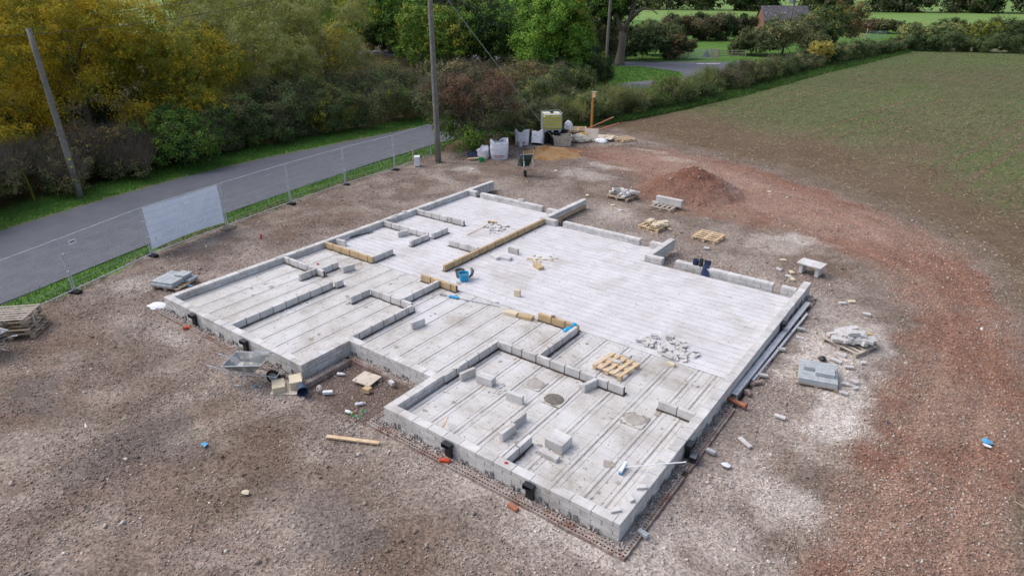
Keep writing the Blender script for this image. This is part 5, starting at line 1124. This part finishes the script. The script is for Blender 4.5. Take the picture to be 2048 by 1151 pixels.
#@@PART4
# ---------------------------------------------------------------- vegetation
def leaves(name,ells,n,size,mat,parent=None,aspect=.55,clumpr=.28,fill=.75,up=.35,low=-.75,shell=.72,mats=None,loc=None,drop=0):
    "leaf quads gathered in clumps through the shell of one or more ellipsoids (x,y,z,rx,ry,rz)"
    E_=np.array(ells,float); wgt=(E_[:,3]*E_[:,4]+E_[:,3]*E_[:,5]+E_[:,4]*E_[:,5]); wgt=wgt/wgt.sum(); P=[];N=[]
    for e,wt in zip(E_,wgt):
        k=int(n*wt); 
        if k<8: continue
        rad=(e[3]*e[4]*e[5])**(1/3); cr=max(clumpr*rad,.12) if clumpr<1 else clumpr; K=max(10,int(2.6*(rad/cr)**2))
        d=rng.normal(size=(K*2,3)); d/=np.linalg.norm(d,axis=1)[:,None]; d=d[d[:,2]>low][:K]; K=len(d)
        r_=shell+(1-shell)*rng.random(K)**.6; r_=np.where(rng.random(K)<1-fill,r_*.55,r_); r_*=1+.16*(fbm(d[:,0]*2+e[0],d[:,1]*2+d[:,2]*1.7+e[1],.6,3,3)-.5)*2
        cc=e[:3]+d*r_[:,None]*e[3:6]; ci=rng.integers(0,K,k); off=rng.normal(size=(k,3)); off*=(cr*.5*rng.uniform(.6,1.2,K)[ci])[:,None]*np.array([1,1,.75]); p=cc[ci]+off
        nn=d[ci]*.8+off/cr*.9+rng.normal(0,.55,(k,3))+np.array([0,0,up]); P.append(p); N.append(nn)
    P=np.concatenate(P); N=np.concatenate(N); ok=P[:,2]>.02; P=P[ok];N=N[ok]; m=len(P)
    N/=np.linalg.norm(N,axis=1)[:,None]; a=rng.normal(size=(m,3)); a[:,2]-=drop; t=a-N*(a*N).sum(1)[:,None]; t/=np.linalg.norm(t,axis=1)[:,None]; b=np.cross(N,t)
    s=(size*rng.uniform(.6,1.35,m))[:,None]; 
    V=np.stack([P-t*s,P-b*s*aspect,P+t*s,P+b*s*aspect],1).reshape(-1,3)
    if loc is not None: V=V-np.array(loc)
    f=np.arange(4*m).reshape(m,4); return np_mesh(name,V,f,mat,parent)
def twigs(name,ells,n,length,mat,parent=None,wd=.012,loc=None,up=1.0):
    E_=np.array(ells,float); i=rng.integers(0,len(E_),n); e=E_[i]; d=rng.normal(size=(n,3)); d/=np.linalg.norm(d,axis=1)[:,None]; d[:,2]=np.abs(d[:,2]); p=e[:,:3]+d*e[:,3:6]*rng.uniform(.5,1,(n,1))
    g=d*.7+rng.normal(0,.35,(n,3))+np.array([0,0,up]); g/=np.linalg.norm(g,axis=1)[:,None]; L=length*rng.uniform(.5,1.3,(n,1)); s=np.cross(g,rng.normal(size=(n,3))); s/=np.linalg.norm(s,axis=1)[:,None]; s*=wd
    V=np.stack([p-s,p+s,p+g*L],1).reshape(-1,3)
    if loc is not None: V=V-np.array(loc)
    return np_mesh(name,V,np.arange(3*n).reshape(n,3),mat,parent)
def limbs(t,h,r_,spread,n=6,seed=1,mat='bark',base_split=.4,lean=(0,0)):
    rn=random.Random(seed); MB().tube([(0,0,-.1),(lean[0]*.3,lean[1]*.3,h*base_split*.5),(lean[0]*.6,lean[1]*.6,h*base_split),(lean[0],lean[1],h*.8)],[r_*1.25,r_*.95,r_*.8,r_*.25],10).build('trunk',mat,t,smooth=True)
    for k in range(n):
        a=2*math.pi*k/n+rn.uniform(-.4,.4); z0=h*(base_split+rn.uniform(-.1,.25)); s=spread*rn.uniform(.6,1); x0,y0=lean[0]*.6,lean[1]*.6
        MB().tube([(x0,y0,z0),(x0+s*.35*math.cos(a),y0+s*.35*math.sin(a),z0+h*.14),(x0+s*.75*math.cos(a+.2),y0+s*.75*math.sin(a+.2),z0+h*.3),(x0+s*math.cos(a),y0+s*math.sin(a),z0+h*.42)],[r_*.45,r_*.34,r_*.2,r_*.06],7).build('limb',mat,t,smooth=True)
def tree(label,c,ells,n,size,mat,h,r_,spread,seed=1,name='tree',cat='tree',nl=6,split=.35,extra=None,**k):
    t=thing(name,label,cat,(c[0],c[1],0)); limbs(t,h,r_,spread,nl,seed,base_split=split)
    leaves('crown',ells,n,size,mat,t,**k)
    if extra: 
        for (m2,n2,s2,e2) in extra: leaves('crown',e2 or ells,n2,s2,m2,t,**k)
    return t
def ring(cx,cy,z0,z1,r_,n,er,seed):
    rn=random.Random(seed); L=[(0,0,(z0+z1)/2+.0,r_*.7,r_*.7,(z1-z0)*.45)]
    for k in range(n):
        a=2*math.pi*k/n+rn.uniform(-.5,.5); q=rn.uniform(.45,.9); z=rn.uniform(z0+er*.6,z1-er*.5); L.append((q*r_*math.cos(a),q*r_*math.sin(a),z,er*rn.uniform(.7,1.2),er*rn.uniform(.7,1.2),er*rn.uniform(.6,1)))
    return L
def rel(ells,c): return [(e[0]-c[0],e[1]-c[1],*e[2:]) for e in ells]
# big autumn willows behind the lane hedge
for (lab,c,r_,h,mat,sd,n,ex) in (
 ('yellow-green autumn willow at the far left edge',(-22.5,.5),4.2,9.8,'lf_yellow',1,42000,('lf_yellow_green',12000)),
 ('large yellow willow behind the left pole',(-23.5,8.2),4.6,11,'lf_yellow',2,52000,('lf_yellow_green',22000)),
 ('yellow-green willow drooping towards the dark green bush',(-21.5,13.0),3.5,7.2,'lf_yellow_green',3,40000,('lf_yellow',18000)),
 ('tall gold and green tree rising behind the willows',(-30,9),5,13.5,'lf_yellow_green',4,26000,('lf_yellow',12000)),
 ('tall yellow tree at the top left corner, behind',(-31,-1.5),5.2,12,'lf_yellow',5,22000,('lf_orange',5000)),
 ('grey-green willow behind the middle of the lane hedge',(-25.0,20.0),4.6,9.0,'lf_olive',6,50000,('lf_yellow_green',14000)),
 ('rounded grey-green willow with a golden edge, right of the others',(-26.5,28.0),4.6,8.2,'lf_olive',7,52000,('lf_yellow',12000)),
 ('olive tree between the two grey-green willows, further back',(-36,25),5.5,11.5,'lf_yellow_green',8,22000,('lf_olive',8000)),
 ('green and gold tree behind the rounded willow',(-42,40),5,9.0,'lf_green',9,16000,('lf_gold',2500))):
    el=ring(0,0,.1,h,r_*1.08,15,r_*.42,sd); tree(lab,c,el,int(n*1.35),.08 if c[0]>-29 else .12,mat,h*.8,.2,r_*.7,sd,'willow_tree','tree',6,.3,extra=[(ex[0],ex[1],.078,None)],aspect=.32,clumpr=.24,drop=.8,fill=.7)
def bush(label,c,ells,n,size,mat,extra=None,name='bush',cat='bush',tw=None,**k):
    t=thing(name,label,cat,(c[0],c[1],0)); MB().tube([(0,0,-.05),(0.03,0,.7)],[.07,.04],6).build('stem','bark',t)
    leaves('foliage',ells,n,size,mat,t,**k)
    for q in (extra or []): leaves('foliage',q[3] if len(q)>3 else ells,q[1],q[2],q[0],t,**k)
    if tw: twigs('twigs',ells,tw[0],tw[1],tw[2],t)
    return t
def hedge(label,pts,w_,h,n,size,mat,extra=None,seed=1,step=1.1,tw=None,hv=.25,name='hedge',flat=.3,**k):
    rn=random.Random(seed); c=pts[0]; t=thing(name,label,'hedge',(c[0],c[1],0)); E_=[]
    for i in range(len(pts)-1):
        a=Vector((*pts[i][:2],0)); b=Vector((*pts[i+1][:2],0)); L=(b-a).length; m=max(1,int(L/step)); 
        for q in range(m):
            p=a.lerp(b,(q+.5)/m); hh=h*(1+rn.uniform(-hv,hv)); E_.append((p.x-c[0]+rn.uniform(-.15,.15)*w_,p.y-c[1],hh*.5,max(w_*.5,step*.7)*rn.uniform(.85,1.1),max(w_*.5,step*.7),hh*.52))
    leaves('foliage',E_,n,size,mat,t,clumpr=.34 if name!='hedge' or w_<2.55 else .5,shell=.78,low=-.95,**k)
    for q in (extra or []):
        sel=[e for e in E_ if rn.random()<q[3]] or E_[:2]; leaves('foliage',sel,q[1],q[2],q[0],t,clumpr=.3,shell=.82,**k)
    if tw: twigs('twigs',E_,tw[0],tw[1],tw[2],t)
    return t
# lane-side hedge and undergrowth, left of the road
bush('dense dark green bush on the lane verge right of the left pole',(-16.9,9.9),ring(0,0,.1,3.0,1.9,8,1.1,3),26000,.055,'lf_green',[('lf_dark',9000,.055),('lf_bramble',2500,.05)])
hedge('clipped mixed hedge along the far side of the lane',[(-17.7,11.8),(-17.7,15),(-17.4,19),(-17.0,22.5)],2.4,3.0,52000,.055,'lf_hedge',[('lf_hedge_brown',14000,.055,.5),('lf_yellow_green',5000,.05,.25),('lf_green',7000,.055,.3)],3,tw=(2500,.5,'twig'))
hedge('browner end of the lane hedge near the tall pole',[(-16.8,22.8),(-16.5,26),(-16.0,31),(-15.4,36)],2.6,2.5,32000,.06,'lf_hedge_brown',[('lf_bramble',9000,.055,.4),('lf_green',5000,.055,.3)],5,tw=(2500,.6,'twig'))
bush('brown leafless scrub under the left pole',(-17.6,4.2),ring(0,0,.05,2.1,2.2,7,1.0,8),12000,.05,'lf_brown',[('lf_bramble',5000,.05),('lf_hedge',5000,.05)],tw=(5000,.8,'twig'))
bush('dry tangled scrub right of the left pole',(-17.0,7.0),ring(0,0,.05,1.7,1.7,6,.8,9),9000,.05,'lf_brown',[('lf_hedge_brown',6000,.05)],tw=(4500,.9,'twig'))
bush('brown bramble scrub at the left edge behind the verge',(-17.0,.6),ring(0,0,.05,2.2,2.2,7,1.0,10),12000,.05,'lf_brown',[('lf_hedge',7000,.05),('lf_bramble',4000,.05)],tw=(4500,.8,'twig'))
bush('glossy dark green bush at the left edge of view',(-14.6,-2.2),ring(0,0,.05,2.5,1.8,8,1.0,11),20000,.06,'lf_dark',[('lf_green',7000,.06)])
bush('low rusty bramble patch under the yellow willow',(-19.3,5.6),ring(0,0,.05,2.6,2.6,8,1.0,12),12000,.06,'lf_bramble',[('lf_orange',3500,.07),('lf_gold',1500,.07)],tw=(2000,.7,'twig'))
bush('dark undergrowth beneath the willows',(-19.3,11.5),ring(0,0,.05,1.6,3.2,9,1.0,13),12000,.07,'lf_dark',[('lf_brown',5000,.06)],tw=(2500,1.2,'twig'))
hedge('tall dark thicket filling the gap behind the lane hedge',[(-20.8,14.5),(-21.0,20),(-21.0,26),(-20.8,32)],3.0,3.0,34000,.08,'lf_hedge',[('lf_dark',12000,.08,.5),('lf_brown',6000,.07,.4)],14,step=1.8,tw=(3000,.9,'twig'))
hedge('tall dark thicket behind the yellow willows at the left',[(-25,-6),(-26,2),(-27,10),(-28,17)],4,3.4,24000,.11,'lf_dark',[('lf_yellow_green',8000,.1,.5)],15,step=2.4)
tag(MB().tube([(-16.0,2.15,0),(-16.1,2.1,1.2),(-16.3,1.95,2.1)],[.06,.05,.04],6).build('post','yellow_plastic'),'mossy yellow-green stick post in the scrub left of the pole','post'); MAT['moss']=pmat('moss',rgb(130,122,30),rgb(104,100,34),6,.9,.3,30); bpy.data.objects['post.001'].active_material=MAT['moss'] if 'post.001' in bpy.data.objects else None
hedge('grey-brown stand of tall weeds between hedge and dark trees',[(-21,33),(-19,38),(-17.5,44),(-16.5,50)],5.0,1.9,26000,.07,'lf_weed',[('lf_brown',7000,.06,.5)],7,step=2,tw=(9000,.7,'twig'),name='weeds')
bush('red-brown bramble clump left of the tall pole, beyond the lane',(-14.4,37.5),ring(0,0,.1,3.1,2.4,8,1.3,20),14000,.07,'lf_bramble',[('lf_yellow_green',4000,.06),('lf_brown',4000,.06)],tw=(2000,.6,'twig'))
# central bush
bush('big rambling bush with red-brown top at the fence end',(-6.6,22.6),ring(0,0,.1,4.1,2.3,12,1.35,21),30000,.055,'lf_hedge_brown',[('lf_redbrown',24000,.05,[(0,0,3.2,2.5,2.3,1.35),(.9,.9,3.0,1.8,1.8,1.3),(-.6,-.8,3.2,1.8,1.6,1.1)]),('lf_green',9000,.055,[(0,-.8,1.2,2.3,1.9,1.3),(1.2,-.2,1.2,1.6,1.6,1.2)])],tw=(5200,.75,'twig'))
bush('lower dark part of the hedge behind the bulk bags',(-5.9,27.0),ring(0,0,.1,2.1,2.0,8,1.1,23),24000,.055,'lf_hedge',[('lf_hedge_brown',6000,.055)],tw=(1800,.5,'twig'))
bush('pale grey-green shrub behind the rambling bush',(-9.6,35.0),ring(0,0,.1,3.0,2.1,8,1.1,24),18000,.06,'lf_hedge',[('lf_olive',6000,.06)],tw=(1500,.6,'twig'))
# right-hand hedge: sections
HP=[(p[0]+.2,p[1]) for p in HEDGE_R]
hedge('near section of the long field hedge, behind tank and timber post',[(-6.4,29.2),(-5.3,33),(-4.4,37),(-3.8,41)],2.6,1.75,56000,.05,'lf_hedge',[('lf_olive',9000,.05,.4),('lf_brown',5000,.05,.3)],31,tw=(6000,.5,'lf_olive'))
hedge('second section of the long field hedge, beyond the timber post',[(-3.7,41.5),(-3.1,47),(-2.7,53)],2.7,1.9,42000,.06,'lf_hedge',[('lf_green',8000,.06,.4),('lf_brown',7000,.055,.35)],32,tw=(3500,.5,'lf_olive'))
hedge('middle section of the long field hedge, before the road junction',[(-2.6,53.5),(-2.2,60),(-1.8,66)],2.6,1.9,30000,.07,'lf_hedge_brown',[('lf_olive',9000,.07,.5),('lf_green',6000,.07,.3)],33,step=1.4,tw=(2500,.6,'twig'))
hedge('dark section of the long field hedge left of the yellow shrub',[(-1.6,66.5),(-1.1,73),(-.6,78.5)],2.4,1.7,22000,.08,'lf_hedge',[('lf_brown',5000,.08,.4)],34,step=1.4,tw=(1200,.5,'twig'))
hedge('far section of the long field hedge, up to the field corner',[(-.1,82),(1.2,90),(2.6,99),(4.0,107)],2.6,1.9,24000,.1,'lf_hedge',[('lf_dark',6000,.1,.5),('lf_brown',5000,.1,.35)],35,step=1.8)
bush('yellow-leaved shrub standing out of the long field hedge',(-.9,80.6),ring(0,0,.1,2.6,1.3,7,.9,36),7000,.09,'lf_gold',[('lf_olive',1200,.09)])
# dark trees behind the weeds
c=(-24.5,49); tree('dark green broad tree behind the weeds',c,ring(0,0,.6,8.2,4.6,12,2.1,41),26000,.12,'lf_dark',7,.22,3.2,41,extra=[('lf_green',14000,.12,None),('lf_yellow_green',2500,.12,[(-3,-2,4.5,1.6,1.6,1.8)])])
c=(-31,47); tree('dark green tree with yellow flecks, left of the broad one',c,ring(0,0,.6,7.6,3.8,10,2.0,42),18000,.12,'lf_green',6.5,.2,2.8,42,extra=[('lf_yellow_green',5000,.12,None)])
c=(-20.0,53.5); tree('low olive-green tree behind the rambling bush',c,ring(0,0,.5,5.8,3.4,10,1.8,43),18000,.12,'lf_green',5,.2,2.6,43,extra=[('lf_olive',7000,.12,None)])
c=(-34.5,72); tree('tall tree with a bare pale trunk and high crown, top centre',c,ring(.5,0,4.4,12,6,12,2.4,44),20000,.16,'lf_green',12,.42,5,44,nl=5,split=.5,extra=[('lf_yellow_green',7000,.16,None)])
# bright green tree
c=(-14.4,43.0); tree('bright green tree rising out of the hedge, centre',c,[(0,0,5.4,2.9,2.9,3.4),(.8,.5,2.6,1.9,1.9,2.2),(-.9,.8,7.6,2.4,2.4,2.4),(1.3,-.4,6.6,2.0,2.0,2.2),(-1.9,-.4,4.9,1.8,1.8,2.0),(.4,.2,9.5,1.9,1.9,1.9),(2.1,.8,4.6,1.5,1.5,1.8),(-.6,-1,3.4,1.5,1.5,1.6)],52000,.095,'lf_bright',8,.25,2.4,45,extra=[('lf_green',16000,.09,None),('lf_dark',9000,.09,[(.2,-.3,2.2,1.8,1.7,2.0)]),('lf_yellow_green',4500,.09,[(2.2,.6,6.6,1.2,1.2,2.2)])],clumpr=.3)
hedge('dark ivy-covered hedge by the thin pole',[(-12.2,45),(-12.9,48),(-13.9,51.2)],2.6,3.2,30000,.075,'lf_dark',[('lf_hedge',9000,.075,.5),('lf_yellow_green',1600,.07,.3)],46,step=1.2)
bush('olive hedge clump under the bright green tree',(-10.4,40.0),ring(0,0,.1,2.9,2.2,8,1.2,47),18000,.07,'lf_hedge',[('lf_yellow_green',2500,.06),('lf_dark',5000,.07)])
# big forked tree at the junction
c=(-20.9,68.2); t=thing('forked_tree','large tree with thick pale forked trunk at the road junction','tree',(c[0],c[1],0))
MB().tube([(0,0,-.1),(0,0,.3),(.12,.05,1.6),(.25,.1,3.0),(.1,0,3.9)],[.78,.6,.5,.5,.45],14).build('trunk','bark',t,smooth=True)
for k,P in enumerate(([(.15,0,3.6),(-.7,.2,5.0),(-1.5,.4,7),(-2.1,.5,9)],[(.2,0,3.6),(1.0,-.1,5.2),(1.5,.2,7.0),(1.9,.3,9.6)],[(.9,0,5.0),(2.2,-.3,6.1),(3.0,-.4,6.5),(4.1,-.4,6.3),(4.8,-.3,5.8)],[(1.3,.1,6.2),(.7,.5,8),(.4,.6,10.5)],[(-1.2,.3,6.2),(-2.4,0,7.2),(-3.4,-.3,8.6)])):
    MB().tube(P,[.33-.05*(k>1),.26-.05*(k>1)]+[.17,.08,.04][:len(P)-2],8).build('limb','bark',t,smooth=True)
leaves('crown',[(-2.6,0,7.0,2.6,2.6,2.4),(-.5,.4,8.4,2.6,2.6,2.4),(1.2,.5,10,3,3,2),(-2.2,.5,5.2,1.6,1.5,1.2),(-4.2,0,6.3,1.3,1.3,1.1),(.2,1.2,6.4,1.2,1.2,1.3),(-1.2,.3,11.5,4,3,2)],22000,.14,'lf_dark',t); leaves('crown',[(-2.6,0,7.0,2.6,2.6,2.4),(-.5,.4,8.4,2.6,2.6,2.4),(1.2,.5,10,3,3,2)],7000,.14,'lf_green',t)
# shrubs beyond the junction road, placed by their feet
def far_bush(label,px,py,wpx,hpx,mat,n,extra=None,seed=1,size=None,name='bush',cat='bush',tw=None):
    g=at(px,py); dist=(g-CP).dot(fw); k=dist/FPX; r_=wpx*k/2; h=hpx*k/1.0*.97
    return bush(label,(g.x,g.y+r_*.5),ring(0,0,.1,h,r_,12,max(r_*.4,h*.27),seed),int(n*1.7),size*.8 if size else max(.08,dist*.00095),mat,extra,name,cat,tw)
far_bush('dull red-brown shrub left of the forked tree',1190,122,78,66,'lf_red',11000,[('lf_hedge',5000,.12)],51)
far_bush('small yellow-green shrub at the foot of the thin pole',1206,121,34,26,'lf_yellow_green',2500,None,52)
far_bush('dark green shrub right behind the forked tree',1275,121,88,66,'lf_dark',13000,[('lf_hedge',6000,.12)],53)
far_bush('rusty brown round shrub left of the field gate',1342,119,66,48,'lf_red',9000,[('lf_orange',1800,.12),('lf_dark',4000,.12)],54)
far_bush('tall grey-green shrub behind the forked tree',1300,112,90,72,'lf_hedge',10000,[('lf_brown',3000,.13)],55)
far_bush('brown and green scrub mass left of the barn',1495,112,84,52,'lf_hedge_brown',10000,[('lf_hedge',6000,.14)],56)
far_bush('dark green shrub before the barn, right of the gate',1568,113,135,74,'lf_hedge',18000,[('lf_brown',6000,.14)],57)
far_bush('tall olive tree right of the barn',1630,104,96,88,'lf_hedge',13000,[('lf_dark',6000,.15),('lf_yellow_green',2000,.14)],58,name='tree',cat='tree')
far_bush('tall brownish-orange tree right of the barn',1676,95,66,84,'lf_orange',9000,[('lf_hedge_brown',6000,.15)],59,name='tree',cat='tree')
far_bush('red-brown far shrub above the white gate',1735,66,60,26,'lf_red',4000,[('lf_orange',1500,.18)],60,.2)
far_bush('olive far shrub right of the white gate',1775,68,50,26,'lf_hedge_brown',4000,None,61,.2)
far_bush('golden low willow scrub behind the back hedge, left',1850,82,110,26,'lf_olive',5000,[('lf_hedge',5000,.2)],62,.2)
far_bush('golden low willow scrub behind the back hedge, right',1935,80,120,24,'lf_yellow_green',5000,[('lf_hedge',5000,.2)],63,.2)
far_bush('brown low clump at the field corner',1785,98,40,18,'lf_brown',2500,None,64,.12)
def hline(p,q,n): return [tuple((at(p[0]+(q[0]-p[0])*k/n,p[1]+(q[1]-p[1])*k/n))[:2]) for k in range(n+1)]
hedge('brown weeds and brambles under the dark trees, beyond the lane end',[(-30,43),(-24,44.5),(-18.5,47),(-16.5,52)],4.5,2.2,24000,.09,'lf_brown',[('lf_dark',7000,.09,.5),('lf_weed',6000,.09,.4)],16,step=2,tw=(4000,.7,'twig'),name='weeds')
hedge('tall dark hedge across the back of the pasture, left of the barn',hline((1330,82),(1505,80),4),4,4.4,44000,.15,'lf_red',[('lf_dark',16000,.15,.6),('lf_hedge',12000,.15,.4)],65,step=2.6,hv=.1)
hedge('long dark hedge along the back of the crop field, right',hline((1812,101),(2075,107),5),2.6,2.3,42000,.1,'lf_hedge',[('lf_dark',12000,.1,.5)],66,step=1.3,hv=.04)
hedge('second hedge line behind the back of the crop field',hline((1860,78),(2090,78),4),3,3.2,30000,.15,'lf_hedge',[('lf_dark',9000,.15,.5)],67,step=2.4,hv=.1)
hedge('low brown hedge beyond the lane end, top centre-left',[(-60,62),(-50,72),(-42,80),(-30,88)],4,3.6,22000,.18,'lf_red',[('lf_dark',9000,.18,.5)],68,step=3)
# distant woodland belt, one mass
def belt(name,pts,depth,h,n,size,mats,seed):
    rn=random.Random(seed); E_=[]
    for i in range(len(pts)-1):
        a=Vector(pts[i]);b=Vector(pts[i+1]); m=max(1,int((b-a).length/7))
        for q in range(m):
            p=a.lerp(b,(q+rn.random())/m)
            for d_ in range(2): hh=h*rn.uniform(.7,1.2); E_.append((p.x+rn.uniform(-3,3),p.y+d_*depth*.5+rn.uniform(-2,2),p.z+hh*.5,rn.uniform(4,7),rn.uniform(4,6),hh*.55))
    for j,(mt,fr) in enumerate(mats):
        sel=[e for e in E_ if rn.random()<fr] or E_; o=leaves(name,sel,int(n/len(mats)),size,mt,clumpr=.34,low=-1,fill=.9); o['kind']='stuff'
belt('far_woodland',[(-330,190,0),(-200,232,0),(-100,252,0),(-60,250,0),(-10,260,0),(110,288,0)],12,15,260000,.5,[('lf_far',1),('lf_olive',.35),('lf_dark',.5)],71)
belt('far_woodland',[(-190,120,0),(-120,128,0),(-75,118,0),(-52,112,0)],10,8,60000,.34,[('lf_far',1),('lf_dark',.5),('lf_yellow_green',.3)],72)
for i,(x,y,r_,h,mt,l) in enumerate(((-62,50,6,12,'lf_green','green tree far behind the willows, left'),(-55,62,6,11,'lf_dark','dark tree far behind the willows, right'),(-47,30,6,14,'lf_yellow_green','tall yellow-green tree at the top, behind the olive one'),(-46,14,6,15,'lf_green','tall green tree at the top left, furthest back'),(-44,55,5,9,'lf_green','green tree peeping over the rounded willow'),(-70,86,7,11,'lf_far','far dull tree at the top centre'),(-48,88,5,10,'lf_green','far green tree left of the bare-trunked tree'),(-27,60,4,7.5,'lf_bright','light green tree behind the dark broad one'),(-41,7,5,11,'lf_yellow','yellow tree closing the gap behind the left willows'))):
    tree(l,(x,y),ring(0,0,.8,h,r_,11,r_*.42,80+i),15000,.19,mt,h*.8,.3,r_*.7,80+i,nl=4)
# barn
t=thing('barn','old brick barn with mossy grey slate roof among shrubs','barn',(-21.0,124.0,0),R(31)); L,Wd,hw,hr=8.0,6.5,2.9,5.2
mb=MB(); mb.add([(0,0,0),(L,0,0),(L,Wd,0),(0,Wd,0),(0,0,hw),(L,0,hw),(L,Wd,hw),(0,Wd,hw),(0,Wd/2,hr),(L,Wd/2,hr)],[(0,1,5,4),(2,3,7,6),(0,4,8,7,3),(1,2,6,9,5)]); mb.build('wall','barn_brick',t)
for s,nm in ((0,'roof'),(1,'roof')):
    y0,y1=(-.25,Wd/2) if not s else (Wd+.25,Wd/2); mb=MB(); z0=hw-.15; vs=[(-.2,y0,z0),(L+.2,y0,z0),(L+.2,y1,hr+.08),(-.2,y1,hr+.08)]; vs+= [(x,y,z-.08) for x,y,z in vs]; mb.add(vs,[(0,1,2,3),(7,6,5,4),(0,4,5,1),(1,5,6,2),(2,6,7,3),(3,7,4,0)]); mb.build(nm,'slate',t)
MB().box((3.0,-.01,1.1),(1.4,.05,2.2)).build('door','old_wood',t)
# signs, gates, fences at the junction
g=at(1561,108); t=thing('warning_sign','red and white triangular bend sign by the road, right of centre','sign',(g.x,g.y,0),R(215)-R(180)); MB().tube([(0,0,0),(0,0,2.9)],.04,6).build('post','sign_grey',t)
def tri(s,y,z): return [(-s/2,y,z),(s/2,y,z),(0,y,z+s*.866)]
def prism(P,th): v=P+[(x,y+th,z) for x,y,z in P]; n=len(P); return v,[tuple(range(n)),tuple(reversed(range(n,2*n)))]+[(i,(i+1)%n,n+(i+1)%n,n+i) for i in range(n)]
mb=MB(); mb.add(*prism(tri(1.15,-.06,2.2),.02)); mb.build('rim','sign_red',t); mb=MB(); mb.add(*prism(tri(.84,-.07,2.3),.012)); mb.build('face','sign_white',t); MB().box((0,-.08,2.47),(.08,.01,.28)).box((.08,-.08,2.6),(.2,.01,.07)).build('arrow','sign_black',t)
g=at(1731,80); t=thing('road_sign','small red, white and blue sign post by the white gate','sign',(g.x,g.y,0),R(30)); MB().tube([(0,0,0),(0,0,2.4)],.05,6).build('post','sign_white',t); MB().box((0,-.06,2.5),(.55,.02,.28)).build('plate','sign_grey',t); MB().add(*prism([(-.3,-.06,2.33),(.3,-.06,2.33),(0,-.06,1.85)],.02)).build('face','sign_red',t)
g=at(1408,152); t=thing('give_way_sign','grey back of a triangular road sign above the hedge','sign',(g.x,g.y,0),R(20)); MB().tube([(0,0,0),(0,0,2.6)],.04,6).build('post','sign_grey',t); mb=MB(); mb.add(*prism(tri(.95,.05,1.9),.02)); mb.build('plate','sign_grey',t)
def gate(label,P,Q,h,mat,rails=5,group=None,name='field_gate'):
    a=Vector((P[0],P[1],0));b=Vector((Q[0],Q[1],0)); d=b-a; L=d.length; t=thing(name,label,'gate',a,math.atan2(d.y,d.x))
    for k in range(rails): MB().tube([(0,0,.2+(h-.2)*k/(rails-1)),(L,0,.2+(h-.2)*k/(rails-1))],.03,5).build('rail',mat,t)
    for x in (0,L/2,L): MB().tube([(x,0,.1),(x,0,h+.05)],.035,5).build('upright',mat,t)
    return t
g1=at(1378,119);g2=at(1418,119); gate('grey metal field gate beside the broken timber crate',g1,g2,1.15,'galv')
g1=at(1736,79);g2=at(1770,78); gate('white-grey metal gate by the far road bend',g1,g2,1.3,'galv')
def rail(label,P,Q,mat='old_wood',h=1.1):
    a=Vector((P[0],P[1],0));b=Vector((Q[0],Q[1],0)); d=b-a; L=d.length; t=thing('timber_fence',label,'fence',a,math.atan2(d.y,d.x)); n=max(2,int(L/1.9))
    for k in range(n+1): MB().box((L*k/n,0,h/2),(.1,.08,h)).build('post',mat,t)
    for z in (.4,.7,1.0): MB().box((L/2,.05,z),(L,.03,.1)).build('rail',mat,t)
rail('wooden rail fence right of the grey field gate',at(1436,118),at(1490,117)); rail('wooden rail fence left of the rusty shrub',at(1345,119),at(1376,119))
rail('wire-like dark fence at the grass before the white gate',at(1690,78),at(1730,80))
g=at(1427,119); t=thing('timber_crate','broken pale timber crate beside the field gate','crate',(g.x,g.y,0),.2)
for k in range(5): MB().box((.2*k-.4,0,.7),(.12,.06,1.3),ry=(k-2)*.12).build('slat','grey_wood',t)
for k in range(3): MB().box((0,.08,.35+.4*k),(1.1,.06,.1),ry=.08*(k-1)).build('slat','grey_wood',t)
for o in list(bpy.data.objects):
    if o.type=='MESH' and o.users==0: bpy.data.objects.remove(o)
